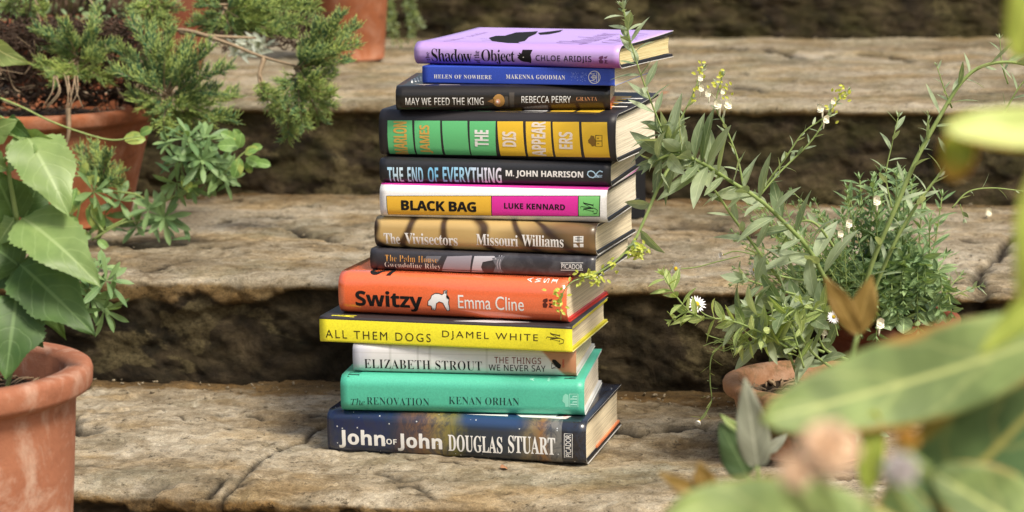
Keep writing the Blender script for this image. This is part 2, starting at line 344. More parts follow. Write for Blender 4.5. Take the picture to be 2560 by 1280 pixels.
class Book:
    def __init__(s, name, label, Yc, xl, xr, yc, ytop, yaw, W, r=.006, bulge=.0018, flare=0., T=None, zb=None, jmat=None, bmat=None, edge=None, pmat=None, hard=True, bot_out=.0, group='books in the tall stack'):
        s.psi = R(yaw); s.u = Vector((math.cos(s.psi), -math.sin(s.psi), 0)); s.d = Vector((math.sin(s.psi), math.cos(s.psi), 0))
        xc = (xl + xr) / 2
        s.zb = zb if zb is not None else atY(xc, yc, Yc).z
        s.T = T if T else atY(xc, ytop, Yc).z - s.zb
        s.W, s.r, s.b, s.flare, s.hard = W, min(r, s.T * .45), bulge, flare, hard
        c = atY(xc, yc, Yc); c.z = s.zb + s.T / 2
        n = Vector((s.d.x, s.d.y, 0)); ym = yc - s.T * 1350
        pl, pr = atP(xl, ym, c, n), atP(xr, ym, c, n)
        s.L = (pr - pl).dot(s.u); o = c + s.u * (pl - c).dot(s.u); s.o = Vector((o.x, o.y, s.zb))
        s.root = empty(name, s.o); s.root.rotation_euler = (0, 0, -s.psi)
        tag(s.root, label, 'book', group)
        s.prof = s.profile()
        s.arc()
        s.build(jmat, bmat, edge, pmat)
    def zt(s, y): return s.flare * max(0, (y - .015) / s.W) ** 1.6
    def profile(s):
        W, T, r, b = s.W, s.T, s.r, s.b; P = []
        for i in range(21): y = W + (r - W) * i / 20; P.append((y, T + s.zt(y)))
        for i in range(1, 9):
            a = math.pi / 2 * i / 8; P.append((r - r * math.sin(a), T - r + r * math.cos(a)))
        for i in range(1, 12):
            t = i / 12; P.append((0., T - r - (T - 2 * r) * t))
        for i in range(0, 9):
            a = math.pi / 2 * i / 8; P.append((r - r * math.cos(a), r - r * math.sin(a)))
        for i in range(1, 21): y = r + (W - r) * i / 20; P.append((y, -s.flare * .35 * max(0, (y - .02) / W) ** 2 if s.flare else 0.))
        m0 = 20; P[m0:-20] = [(y - b * math.sin(math.pi * min(1, max(0, z / T))), z) for y, z in P[m0:-20]]
        return P
    def arc(s):
        a = np.array(s.prof); seg = np.hypot(*np.diff(a, axis=0).T); c = np.concatenate([[0], np.cumsum(seg)])
        mid = np.interp(-s.T / 2, -a[:, 1][20:40], c[20:40]); s.sv = mid - c; s.pa = a      # s decreases along the list: + = top side
        tg = np.gradient(a, axis=0); tg /= np.linalg.norm(tg, axis=1)[:, None] + 1e-12
        s.nrm = np.stack([tg[:, 1], -tg[:, 0]], 1)      # outward
    def at(s, u, q, off=0.):
        x = -q; xs_ = -s.sv
        y = np.interp(x, xs_, s.pa[:, 0]); z = np.interp(x, xs_, s.pa[:, 1]); ny = np.interp(x, xs_, s.nrm[:, 0]); nz = np.interp(x, xs_, s.nrm[:, 1])
        k = (ny * ny + nz * nz) ** .5 + 1e-9
        return (u, float(y + ny / k * off), float(z + nz / k * off))
    def px(s, a, b):
        """photo pixel on the spine -> (u, q)"""
        n = Vector((s.d.x, s.d.y, 0)); p = atP(a, b, s.o - s.d * s.b * .7, n)
        return (p - s.o).dot(s.u), (p.z - s.zb) - s.T / 2
    def pxt(s, a, b):
        """photo pixel on the top cover -> (u, q)"""
        p = atZ(a, b, s.zb + s.T) - s.o; y = p.dot(s.d)
        return p.dot(s.u), float(np.interp(y, s.pa[:21, 0][::-1], s.sv[:21][::-1]))
    def sheet(s, name, mats, o0, o1, x0, x1, nx, y_end=0., edge_mi=1):
        P0 = [s.at(0, q, -o0) for q in s.sv]; P1 = [s.at(0, q, -o1) for q in s.sv]
        if y_end:
            P0 = [(0, min(p[1], s.W - y_end), p[2]) for p in P0]; P1 = [(0, min(p[1], s.W - y_end), p[2]) for p in P1]
        n = len(P0); mb = MB(); vs = []; uv = []
        for i in range(nx + 1):
            x = x0 + (x1 - x0) * i / nx
            for k, (P, sg) in enumerate(((P0, 1), (P1, 1))):
                for j in range(n): vs.append((x, P[j][1], P[j][2])); uv.append((x, s.sv[j]))
        st = 2 * n; fo, fi, fe = [], [], []
        for i in range(nx):
            for j in range(n - 1):
                a = i * st + j; fo.append((a, a + 1, a + 1 + st, a + st)); b = a + n; fi.append((b + st, b + st + 1, b + 1, b))
            for j in (0, n - 1):
                a = i * st + j; fe.append((a, a + st, a + st + n, a + n) if j == 0 else (a + n, a + n + st, a + st, a))
        for j in range(n - 1):
            fe.append((j, j + n, j + n + 1, j + 1)); a = nx * st + j; fe.append((a, a + 1, a + n + 1, a + n))
        mb.add(vs, fo, uv); b0 = len(mb.f)
        for f in fi: mb.f.append(f); mb.m.append(edge_mi if len(mats) < 3 else 2); mb.sm.append(True)
        for f in fe: mb.f.append(f); mb.m.append(edge_mi); mb.sm.append(False)
        return mb.build(name, mats, s.root)
    def build(s, jmat, bmat, edge, pmat):
        W, T, L = s.W, s.T, s.L
        edge = edge or flat((.62, .60, .56), .7, .3, 'paper_edge'); pmat = pmat or PAGES
        if s.hard:
            s.sheet('jacket', [jmat, edge], 0, .00045, 0, L, 30)
            s.sheet('boards', [bmat, bmat], .0006, .0030, .0006, L - .0006, 4, y_end=.0012)
            t0, inx, ye, y0 = .0032, .0034, .0042, .0040
        else:
            s.sheet('cover', [jmat, edge], 0, .0005, 0, L, 30)
            t0, inx, ye, y0 = .0006, .0002, .0003, .001
        mb = MB(); n = 12; ring = []
        yb = [(y0 + (.0005 if s.hard else 0) * 0, 0)]
        zz0, zz1 = t0, T - t0; lowf = s.flare
        pts = []
        for i in range(n + 1):                     # spine side
            t = i / n; pts.append((y0 - (.0016 if s.hard else 0) * math.sin(math.pi * t) + (0 if .02 < t < .98 else .0006), zz0 + (zz1 - zz0) * t))
        for i in range(1, 14):
            y = y0 + (W - ye - y0) * i / 14; pts.append((y, zz1))
        for i in range(n + 1):
            t = 1 - i / n; pts.append((W - ye - (.0022 if s.hard else 0) * math.sin(math.pi * t), zz0 + (zz1 - zz0) * t))
        for i in range(1, 14):
            y = W - ye - (W - ye - y0) * i / 14; pts.append((y, zz0))
        m = len(pts); vs = [(inx, y, z) for y, z in pts] + [(L - inx, y, z) for y, z in pts]
        fs = [(i, (i + 1) % m, (i + 1) % m + m, i + m) for i in range(m)] + [tuple(range(m))[::-1], tuple(range(m, 2 * m))]
        mb.add(vs, fs, smooth=False); mb.build('pages', pmat, s.root)
    # ---- printing on the jacket
    def print2d(s, name, verts, faces, mat, off=.00012, cut=.0022):
        bm = bmesh.new(); O = off if isinstance(off, list) else [off] * len(verts)
        bv = [bm.verts.new((u, q, o_)) for (u, q), o_ in zip(verts, O)]
        for f in faces:
            if len(set(f)) > 2:
                try: bm.faces.new([bv[i] for i in f])
                except ValueError: pass
        qs = [q for _, q in verts]; a = math.floor(min(qs) / cut) * cut
        while a < max(qs):
            bmesh.ops.bisect_plane(bm, geom=bm.verts[:] + bm.edges[:] + bm.faces[:], plane_co=(0, a, 0), plane_no=(0, 1, 0), dist=1e-6); a += cut
        bmesh.ops.triangulate(bm, faces=bm.faces[:])
        bm.normal_update()
        for f in bm.faces:
            if f.normal.z < 0: f.normal_flip()
        NV = []
        bm.verts.ensure_lookup_table()
        for v in bm.verts:
            x_ = -v.co.y; ny = float(np.interp(x_, -s.sv, s.nrm[:, 0])); nz = float(np.interp(x_, -s.sv, s.nrm[:, 1])); NV.append(Vector((0, ny, nz)).normalized())
            v.co = s.at(v.co.x, v.co.y, v.co.z)
        me = bpy.data.meshes.new(name); bm.to_mesh(me); bm.free(); me.materials.append(mat); me.polygons.foreach_set('use_smooth', [True] * len(me.polygons)); me.normals_split_custom_set_from_vertices(NV)
        o = bpy.data.objects.new(name, me); COL.objects.link(o); o.parent = s.root
        return o
    def text(s, name, t, box, mat, style='', off=0., space=1., rot=0, top=False, lay=.00016):
        """box: photo pixels x0, x1, y0, y1 (y1 lower) on the spine"""
        x0, x1, y0, y1 = box; f = s.pxt if top else s.px; xm, ym = (x0 + x1) / 2, (y0 + y1) / 2
        if top: (u0, _), (u1, _), (_, qa), (_, qb) = f(x0, y1), f(x1, y1), f(xm, y1), f(xm, y0)
        else: (u0, _), (u1, _), (_, qa), (_, qb) = f(x0, ym), f(x1, ym), f(xm, y1), f(xm, y0)
        return s.textuq(name, t, (u0, u1, qa, qb), mat, style, off, space, rot, lay)
    def textuq(s, name, t, box, mat, style='', off=0., space=1., rot=0, lay=.00016, skew=0.):
        u0, u1, qa, qb = box; fat = max(0., off); v, fc = text2d(t, style, min(off, 0.), space)
        if rot: vv = [(u1 - b * (u1 - u0), qa + a * (qb - qa)) for a, b in v]
        else: vv = [(u0 + (a + skew * b) * (u1 - u0), qa + b * (qb - qa)) for a, b in v]
        if fat:                                   # bolder letters: the same outline laid again, shifted by a hair
            hgt = (u1 - u0) if rot else (qb - qa); e_ = fat * hgt * 1.3; base = vv; objs = []; V, F, O = [], [], []
            for k_, (du, dq) in enumerate(((0, 0), (e_, 0), (-e_, 0), (0, e_ * .8), (0, -e_ * .8))):
                b_ = len(V); V += [(a + du, c + dq) for a, c in base]; F += [tuple(i + b_ for i in f) for f in fc]; O += [lay + k_ * .00002] * len(base)
            return s.print2d(name, V, F, mat, O)
        return s.print2d(name, vv, fc, mat, lay)
    def poly(s, name, polys, mat, top=False, off=.00012):
        vs, fs = [], []
        for pl in polys:
            b = len(vs); vs += [(s.pxt if top else s.px)(a, c) for a, c in pl]; fs.append(tuple(range(b, b + len(pl))))
        return s.print2d(name, vs, fs, mat, off)
    def lines(s, name, pls, wd, mat, top=False, off=.00018):
        """thin strokes; wd in metres"""
        vs, fs = [], []
        for pl in pls:
            q = [Vector((s.pxt if top else s.px)(a, c)) for a, c in pl]; b = len(vs)
            for i, p in enumerate(q):
                t = (q[min(i + 1, len(q) - 1)] - q[max(i - 1, 0)]); t = t.normalized() if t.length else Vector((1, 0)); nn = Vector((-t.y, t.x)) * wd / 2
                vs += [tuple(p + nn), tuple(p - nn)]
            fs += [(b + 2 * i, b + 2 * i + 1, b + 2 * i + 3, b + 2 * i + 2) for i in range(len(q) - 1)]
        return s.print2d(name, vs, fs, mat, off, cut=.004)

def pages_material(name, a, b):
    m = NT(name); c = m.coord('Object')
    n = m.noise(m.map(c, (10, 10, 1500)), 1, 3, .75); n2 = m.noise(m.map(c, (60, 60, 300)), 1, 3)
    col = m.mix(m.ramp(n, [(.36, 0.), (.56, 1.)]), tuple(v * .8 for v in a), b); col = m.mix(.2, col, m.mix(n2, (.3, .24, .15), (1, 1, 1), 'MIX'), 'MULTIPLY')
    return m.done(col, .9, .2, m.bump(n, .25, .0003))
PAGES = pages_material('cream_page_edges', (.68, .56, .37), (.90, .78, .55))
PAGES2 = pages_material('pale_page_edges', (.74, .64, .47), (.92, .83, .66))
PAGES3 = pages_material('yellowed_page_edges', (.66, .54, .24), (.80, .68, .38))

def jacket_base(m, strength=.12):
    c = m.coord('Object'); g = m.noise(m.map(c, (9, 60, 60)), 1, 3, .5); g2 = m.noise(c, 1400, 1)
    return m.bump(g2, .12, .0001, m.bump(g, strength, .0012))
def plain_jacket(name, col, rough=.38, spec=.5, coat=0., topcol=None, T=.02, wear=.1):
    m = NT(name); uv = m.coord('UV'); c = m.coord('Object'); x, y, z = m.sep(uv)
    n = m.noise(m.map(c, (30, 80, 80)), 1, 4, .6)
    base = m.mix(m.ramp(n, [(.35, 0.), (.75, wear)]), col, tuple(min(1, v * 1.25 + .03) for v in col))
    if topcol is not None:
        base = m.mix(m.math('GREATER_THAN', y, T), base, topcol)
    sp = m.noise(c, 700, 2, .6); base = m.mix(.25, base, m.mix(1., base, m.ramp(sp, [(.3, .6), (.7, 1.35)]), 'MULTIPLY'))
    return m.done(base, rough, spec, jacket_base(m), coat)

def stripe(m, val, a, b, soft=.002):
    return m.math('MULTIPLY', m.ramp2(val, a, soft), m.ramp2(val, b, soft, True))
def _r2(s, val, a, soft, inv=False):
    t = s.math('DIVIDE', s.math('SUBTRACT', val, a - soft / 2), soft, clamp=True)
    return s.math('SUBTRACT', 1., t) if inv else t
NT.ramp2 = _r2

def john_mat(L):
    m = NT('john_painted_night_jacket'); uv = m.coord('UV'); x, y, z = m.sep(uv)
    wn = m.noise(m.map(uv, (22, 16, 1)), 1, 5, .65); xx = m.math('ADD', m.math('DIVIDE', x, L), m.math('MULTIPLY', m.math('SUBTRACT', wn, .5), .14))
    base = m.ramp(xx, [(.0, (.012, .022, .075)), (.27, (.012, .025, .075)), (.33, (.09, .055, .045)), (.39, (.19, .10, .055)), (.46, (.24, .19, .06)), (.53, (.16, .15, .035)), (.585, (.02, .03, .04)), (.72, (.022, .032, .045)), (.79, (.05, .055, .06)), (.83, (.22, .17, .09)), (.87, (.28, .14, .05)), (.905, (.19, .18, .16)), (.94, (.17, .17, .16))])
    base = m.mix(m.math('GREATER_THAN', x, L * .955), base, (.016, .016, .022))
    st = m.noise(m.map(uv, (75, 35, 1), rot=(0, 0, .5)), 1, 6, .75, 1.2)
    base = m.mix(m.ramp(st, [(.40, .75), (.56, 0.)]), base, (.02, .03, .055))
    blue = m.math('MULTIPLY', m.ramp2(y, .012, .008), stripe(m, x, L * .54, L * .80, .015))
    base = m.mix(blue, base, (.02, .05, .13))
    vo = m.n('TexVoronoi', out=0, i_Vector=m.map(uv, (1, 1, 1)), i_Scale=190.)
    col2 = m.n('TexVoronoi', out=1, i_Vector=m.map(uv, (1, 1, 1)), i_Scale=190.)
    sel = m.math('GREATER_THAN', m.sep(col2)[0], .72)
    dots = m.math('MULTIPLY', m.math('LESS_THAN', vo, .13), sel)
    base = m.mix(dots, base, (.55, .58, .6))
    return m.done(base, .22, .6, jacket_base(m, .1), .35)
def viv_mat(L):
    m = NT('marbled_tan_jacket'); uv = m.coord('UV'); x, y, z = m.sep(uv)
    wv = m.n('TexWave', out=1, i_Vector=m.map(uv, (1, 2.2, 1), rot=(0, 0, -.5)), i_Scale=9., i_Distortion=16., i_Detail=2.5, i_Detail_Scale=.45)
    nb = m.noise(m.map(uv, (7, 20, 1)), 1, 3)
    tan = m.mix(nb, (.42, .26, .085), (.62, .46, .20))
    base = m.mix(m.ramp(wv, [(.02, .95), (.16, .25), (.30, 0.)]), tan, (.045, .022, .012))
    dk = m.math('MULTIPLY', m.ramp2(m.math('ADD', x, m.math('MULTIPLY', y, -1.4)), L * .66, .05), .85)
    base = m.mix(dk, base, m.mix(m.ramp(wv, [(.2, 0.), (.8, 1.)]), (.035, .018, .012), (.13, .065, .03)))
    dk2 = m.ramp2(m.math('ADD', x, m.math('MULTIPLY', y, 1.2)), -.004, .006, True)
    base = m.mix(dk2, base, (.04, .02, .012))
    return m.done(base, .34, .5, jacket_base(m), .15)
def palm_mat(L):
    m = NT('dark_glasshouse_photo_jacket'); uv = m.coord('UV'); x, y, z = m.sep(uv)
    n = m.noise(m.map(uv, (60, 60, 1)), 1, 5, .7, .6)
    base = m.mix(n, (.018, .017, .022), (.06, .055, .062))
    red = m.math('MULTIPLY', m.ramp2(y, -.004, .006, True), .6); base = m.mix(red, base, (.07, .018, .02))
    base = m.mix(m.math('MULTIPLY', m.ramp2(x, L * .62, .05), m.ramp(n, [(.45, 0.), (.7, .6)])), base, (.12, .12, .13))
    return m.done(base, .33, .5, jacket_base(m), .1)
def strout_mat(L):
    m = NT('pale_door_painting_jacket'); uv = m.coord('UV'); x, y, z = m.sep(uv)
    n = m.noise(m.map(uv, (18, 50, 1)), 1, 4, .6); b = m.mix(n, (.52, .50, .52), (.80, .79, .77))
    b = m.mix(m.ramp2(x, .014, .012, True), b, (.50, .50, .56))
    b = m.mix(m.math('MULTIPLY', m.ramp2(y, -.0065, .002, True), .5), b, (.36, .55, .44))
    for a, c, w_ in ((.17, .20, .0012), (.355, .37, .0012), (.62, .635, .001), (.30, .31, .001)):
        b = m.mix(m.math('MULTIPLY', stripe(m, x, L * a, L * a + w_ * 2, .001), .35), b, (.33, .33, .30))
    b = m.mix(m.math('MULTIPLY', stripe(m, y, .0052, .0062, .0008), .3), b, (.35, .35, .32))
    pk = m.noise(m.map(uv, (30, 60, 1), loc=(3, 1, 0)), 1, 3)
    b = m.mix(m.ramp2(m.math('ADD', x, m.math('MULTIPLY', y, .9)), L * .925, .003), b, m.mix(pk, (.34, .13, .06), (.52, .27, .15)))
    return m.done(b, .35, .5, jacket_base(m), .1)
def shadow_mat(L):
    m = NT('lilac_gradient_jacket'); uv = m.coord('UV'); x, y, z = m.sep(uv)
    n = m.noise(m.map(uv, (18, 18, 1)), 1, 3)
    t = m.math('ADD', y, m.math('MULTIPLY', m.math('SUBTRACT', n, .5), .006))
    b = m.ramp(m.math('ADD', m.math('MULTIPLY', t, 30.), .5), [(.10, (.13, .06, .36)), (.32, (.33, .18, .55)), (.52, (.52, .36, .72)), (.85, (.47, .30, .68)), (1., (.50, .34, .72))])
    mg = m.math('MULTIPLY', m.math('MULTIPLY', m.ramp2(x, L * .80, .03), m.ramp2(y, -.003, .008, True)), .9)
    b = m.mix(mg, b, (.40, .09, .38))
    vi = m.math('MULTIPLY', stripe(m, y, .012, .034, .012), .35); b = m.mix(vi, b, (.38, .20, .58))
    return m.done(b, .42, .5, jacket_base(m))
def feed_mat(L):
    m = NT('black_still_life_jacket'); uv = m.coord('UV'); x, y, z = m.sep(uv)
    n = m.noise(m.map(uv, (20, 60, 1)), 1, 4, .65)
    b = m.mix(n, (.008, .007, .006), (.022, .017, .013))
    bp = m.math('MULTIPLY', m.math('MULTIPLY', m.ramp2(x, L * .48, .05), m.ramp2(y, -.002, .008, True)), m.ramp(n, [(.35, .1), (.65, .9)]))
    b = m.mix(bp, b, (.07, .034, .014))
    return m.done(b, .3, .5, jacket_base(m), .1)

BLK = flat((.012, .012, .014), .45, .4, 'black_board'); INK = flat((.012, .011, .011), .75, .15, 'black_ink'); WHT = flat((.80, .79, .76), .5, .3, 'white_ink')
WARMW = flat((.72, .66, .58), .5, .3, 'cream_ink')

YS = dict(john=0, ren=.006, str=.022, dogs=.016, sw=.026, palm=.036, viv=.038, bb=.040, end=.047, dis=.052, feed=.060, hel=.068, sha=.070)
Y0 = atZ(1143, 1152, 0).y
def zat(x, y, k): return atY(x, y, Y0 + YS[k]).z
lv = dict(john=.0015, ren=zat(1156, 1036, 'ren'), str=zat(1160, 936, 'str'), dogs=zat(1115, 868, 'dogs'), sw=zat(1133, 797, 'sw'), palm=zat(1208, 685, 'palm'),
          viv=zat(1214, 630, 'viv'), bb=zat(1234, 551, 'bb'), end=zat(1239, 462, 'end'), dis=zat(1245, 399, 'dis'), feed=zat(1257, 277, 'feed'), hel=zat(1296, 211, 'hel'), sha=zat(1292, 167, 'sha'))
order = ['john', 'ren', 'str', 'dogs', 'sw', 'palm', 'viv', 'bb', 'end', 'dis', 'feed', 'hel', 'sha']
TH = {a: lv[b] - lv[a] - .0003 for a, b in zip(order[:-1], order[1:])}; TH['sha'] = .0215
print({k: round(v * 1000, 1) for k, v in TH.items()})
G = 'books in the tall stack'
def BK(k, name, label, xl, xr, yc, yaw, W, **kw):
    return Book(name, label, Y0 + YS[k], xl, xr, yc, 0, yaw, W, T=TH[k], zb=lv[k], **kw)

# 1 bottom: night sky book
b = BK('john', 'book', 'thick navy and amber hardback at the very bottom of the stack, resting on the stone', 820, 1466, 1150, 14.5, .160, r=.009, jmat=john_mat(.24), bmat=BLK)
b.text('title', 'John', (848, 962, 1075, 1122), WHT, 'sansb', .012); b.text('title', 'OF', (966, 992, 1097, 1111), WHT, 'sansb')
b.text('title', 'John', (995, 1105, 1084, 1130), WHT, 'sansb', .012); b.text('author_name', 'DOUGLAS', (1121, 1256, 1089, 1131), WHT, 'serif', .006)
b.text('author_name', 'STUART', (1271, 1388, 1091, 1135), WHT, 'serif', .006)
b.text('publisher_mark', 'PICADOR', (1414, 1428, 1087, 1142), WHT, '', .004, rot=1)
b.lines('publisher_mark', [[(1411, 1084), (1431, 1085), (1431, 1145), (1411, 1144), (1411, 1084)]], .0005, WHT)
b.poly('cover_lettering', [[(1165, 1036), (1270, 1036), (1265, 1045), (1180, 1043)], [(1290, 1036), (1400, 1036), (1385, 1044), (1350, 1048), (1300, 1045)], [(1345, 1046), (1430, 1040), (1410, 1052), (1350, 1054)]], WHT, top=True)
b.textuq('cover_lettering', 'A NOVEL', (b.L - .026, b.L - .020, .028, .060), flat((.55, .07, .05)), 'serif', rot=1)
e = MB(); y1 = b.W - .001; e.add([(b.L - .0016, .055, .0032), (b.L - .0016, y1, .0032), (b.L - .0016, y1, .0052), (b.L - .0016, .055, .0052), (b.L - .06, .055, .0032), (b.L - .06, y1, .0032), (b.L - .06, y1, .0052), (b.L - .06, .055, .0052)],
      [(0, 1, 2, 3), (1, 5, 6, 2), (3, 2, 6, 7), (0, 3, 7, 4)], smooth=False); e.build('endpaper', flat((.75, .24, .10), .6, .3, 'coral_paper'), b.root)
# 2 mint green book
b = BK('ren', 'book', 'mint green hardback, second from the bottom of the stack', 852, 1461, 1036, 9.0, .143, r=.0095, bulge=.0006, jmat=plain_jacket('mint_jacket', (.075, .44, .30), .42), bmat=flat((.62, .62, .60), .6, .3, 'pale_board'), edge=flat((.75, .76, .72), .6, .3, 'white_edge'), pmat=PAGES2)
DG = flat((.012, .05, .045), .5, .3, 'dark_green_ink')
b.text('title', 'The', (877, 912, 996, 1013), DG, 'ital'); b.text('title', 'RENOVATION', (917, 1073, 994, 1013), DG, 'serif', -.012, 1.05)
b.text('author_name', 'KENAN ORHAN', (1122, 1298, 993, 1012), DG, 'serif', -.012)
MT = flat((.36, .72, .60), .5, .3, 'pale_mint_ink')
b.text('publisher_mark', 'hh', (1426, 1443, 988, 1014), MT, 'serif', rot=1); b.lines('publisher_mark', [[(1424, 985), (1445, 985), (1445, 1017), (1424, 1017), (1424, 985)]], .0006, MT)
b.poly('publisher_mark', [[(1408, 990), (1414, 984), (1421, 988), (1422, 1000), (1422, 1016), (1414, 1018), (1412, 1008), (1406, 1003)]], flat((.25, .62, .48), .5, .3, 'mint_shade_ink'))
b.textuq('cover_lettering', 'KENAN ORHAN', (b.L - .020, b.L - .009, .020, .128), DG, 'serif', -.01, rot=1)
b.textuq('cover_lettering', 'The', (.006, .017, .017, .040), DG, 'serif', -.01, rot=1)
b.textuq('cover_lettering', 'A', (b.L - .052, b.L - .048, .017, .022), MT, 'sansb', rot=1); b.textuq('cover_lettering', 'novel', (b.L - .036, b.L - .033, .017, .027), MT, 'sansb', rot=1)
# 3 pale painted book
b = BK('str', 'book', 'slim white book with a brown patch at the right end of its spine', 883, 1441, 936, 9.5, .138, r=.0055, jmat=strout_mat(.207), bmat=flat((.55, .54, .5), .6, .3, 'ivory_board'), pmat=PAGES)
b.text('author_name', 'ELIZABETH STROUT', (911, 1205, 900, 924), INK, 'serif', -.010, 1.05)
b.text('title', 'THE THINGS', (1236, 1353, 893, 909), flat((.17, .03, .02), .5, .3, 'maroon_ink'), 'sans', .004, 1.1); b.text('title', 'WE NEVER SAY', (1222, 1364, 912, 928), INK, 'sans', .004, 1.06)
b.poly('publisher_mark', [[(1382, 898), (1389, 899), (1403, 912), (1401, 921), (1395, 921), (1380, 903)]], INK)
b.lines('publisher_mark', [[(1380, 906), (1379, 921), (1396, 921), (1380, 906)], [(1379, 921), (1400, 913)]], .0006, INK)
b.text('publisher_mark', 'VIKING', (1406, 1411, 898, 919), flat((.45, .05, .02), .5, .3, 'red_ink'), 'sansb', rot=1)
# 4 yellow book
b = BK('dogs', 'book', 'yellow hardback with thin black capitals, fourth book from the bottom', 800, 1431, 869, 15.5, .147, r=.0022, bulge=.0008, jmat=plain_jacket('yellow_jacket', (.88, .79, .035), .45, topcol=(.035, .028, .030), T=.0098), bmat=flat((.66, .58, .03), .5, .4, 'yellow_board'), edge=flat((.7, .66, .3), .6, .3, 'yellow_edge'))
DK = flat((.05, .035, .012), .5, .3, 'brown_black_ink')
b.text('title', 'ALL THEM DOGS', (814, 1077, 829, 850), DK, '', 0, 1.3); b.text('author_name', 'DJAMEL WHITE', (1106, 1345, 831, 853), DK, '', 0, 1.3)
b.text('publisher_mark', 'M', (1376, 1400, 831, 855), DK, 'ital', 0, 1., rot=1); b.lines('publisher_mark', [[(1366, 846), (1368, 842), (1384, 844), (1400, 845), (1410, 850), (1408, 858), (1398, 860)]], .0006, DK)
b.poly('cover_art', [[(1130, 803), (1240, 799), (1330, 806), (1230, 811), (1150, 810)]], flat((.55, .55, .56), .5, .3, 'grey_ink'), top=True)
b.textuq('cover_lettering', 'A', (.010, .034, .013, .022), flat((.75, .70, .05), .5, .3, 'yellow_ink'), 'sansb', rot=1)
# 5 orange book
b = BK('sw', 'book', 'thick glossy orange hardback with a small white animal drawn on its spine', 849, 1418, 799, 17.0, .152, r=.011, bulge=.003, jmat=plain_jacket('orange_gloss_jacket', (.80, .15, .05), .16, .8, 1.), bmat=flat((.55, .035, .02), .4, .5, 'red_board'), edge=flat((.62, .05, .03), .5, .3, 'red_edge'), pmat=PAGES)
b.text('title', 'Switzy', (890, 1056, 728, 779), INK, 'sansb', .012, .96)
b.text('author_name', 'Emma Cline', (1146, 1310, 740, 774), WHT, '', .002)
WH2 = flat((.86, .85, .84), .5, .3, 'bright_white_ink')
bear = [(1070, 763), (1071, 752), (1078, 745), (1080, 738), (1088, 733), (1098, 733), (1106, 736), (1110, 733), (1110, 727), (1118, 725), (1118, 737), (1124, 745), (1122, 757), (1124, 768), (1124, 776), (1118, 778), (1113, 768), (1108, 757), (1099, 754), (1092, 758), (1090, 770), (1087, 776), (1079, 774), (1079, 765), (1076, 764)]
b.poly('bear_drawing', [bear], WH2); b.lines('bear_drawing', [bear + bear[:1], [(1080, 774), (1081, 769)], [(1084, 775), (1085, 770)], [(1112, 729), (1118, 729)], [(1112, 732), (1118, 732)]], .0007, INK, off=.0003)
b.poly('bear_drawing', [[(1116, 738), (1123, 741), (1124, 748), (1118, 745)]], INK, off=.0004)
def lion(bk, x0, x1, y0, y1, mat):
    P = [[(.1, .1), (.45, .0), (.5, .3), (.3, .45), (.5, .6), (.35, .95), (.05, .9), (.0, .55), (.15, .4), (.0, .3)], [(.55, .15), (.95, .05), (.8, .35), (.6, .3)], [(.6, .45), (.95, .55), (.75, .75), (1., .95), (.55, .9), (.65, .65)]]
    bk.poly('publisher_mark', [[(x0 + a * (x1 - x0), y0 + c * (y1 - y0)) for a, c in p] for p in P], mat)
lion(b, 1357, 1384, 745, 771, flat((.10, .02, .012), .5, .3, 'dark_red_ink'))
b.textuq('cover_lettering', 'S', (.028, .052, .020, .040), INK, 'sansb', rot=1)
for i, x in enumerate((.0, .008, .016, .024)): b.textuq('cover_lettering', 'AWSI'[i], (b.L - .040 + x, b.L - .035 + x, .019, .027), WH2, 'sans', rot=1)
# 6 palm house book
b = BK('palm', 'book', 'slim dark book with a grey window photo on its spine, above the orange book', 927, 1490, 686, 17.0, .141, r=.004, jmat=palm_mat(.21), bmat=BLK)
GR = [flat((.30, .27, .31), .4, .4, 'grey_photo'), flat((.47, .45, .49), .4, .4, 'pale_photo'), flat((.14, .14, .16), .4, .4, 'dark_photo')]
b.poly('window_photo', [[(1118, 641), (1180, 639), (1174, 682), (1103, 680), (1110, 660)]], GR[0], off=.0001)
b.poly('window_photo', [[(1186, 640), (1235, 640), (1242, 648), (1207, 655), (1203, 668), (1208, 682), (1178, 682)]], GR[1], off=.0001)
b.poly('window_photo', [[(1230, 645), (1262, 640), (1254, 655), (1252, 672), (1260, 682), (1232, 682), (1240, 665)]], GR[2], off=.0001)
b.poly('window_photo', [[(1066, 640), (1104, 640), (1095, 655), (1062, 655)]], GR[2], off=.0001)
b.lines('window_photo', [[(1248, 638), (1243, 660), (1247, 682)], [(1254, 638), (1249, 660), (1253, 682)]], .0005, GR[1])
b.text('title', 'The Palm House', (963, 1094, 639, 655), flat((.60, .30, .08), .5, .3, 'amber_ink'), 'serif', -.018, 1.05)
b.text('author_name', 'Gwendoline Riley', (962, 1102, 657, 674), WARMW, 'serif', -.018, 1.05)
b.text('publisher_mark', 'PICADOR', (1404, 1457, 660, 672), WHT, '', -.002); b.lines('publisher_mark', [[(1402, 657), (1458, 657)], [(1402, 675), (1458, 675)]], .0005, WHT)
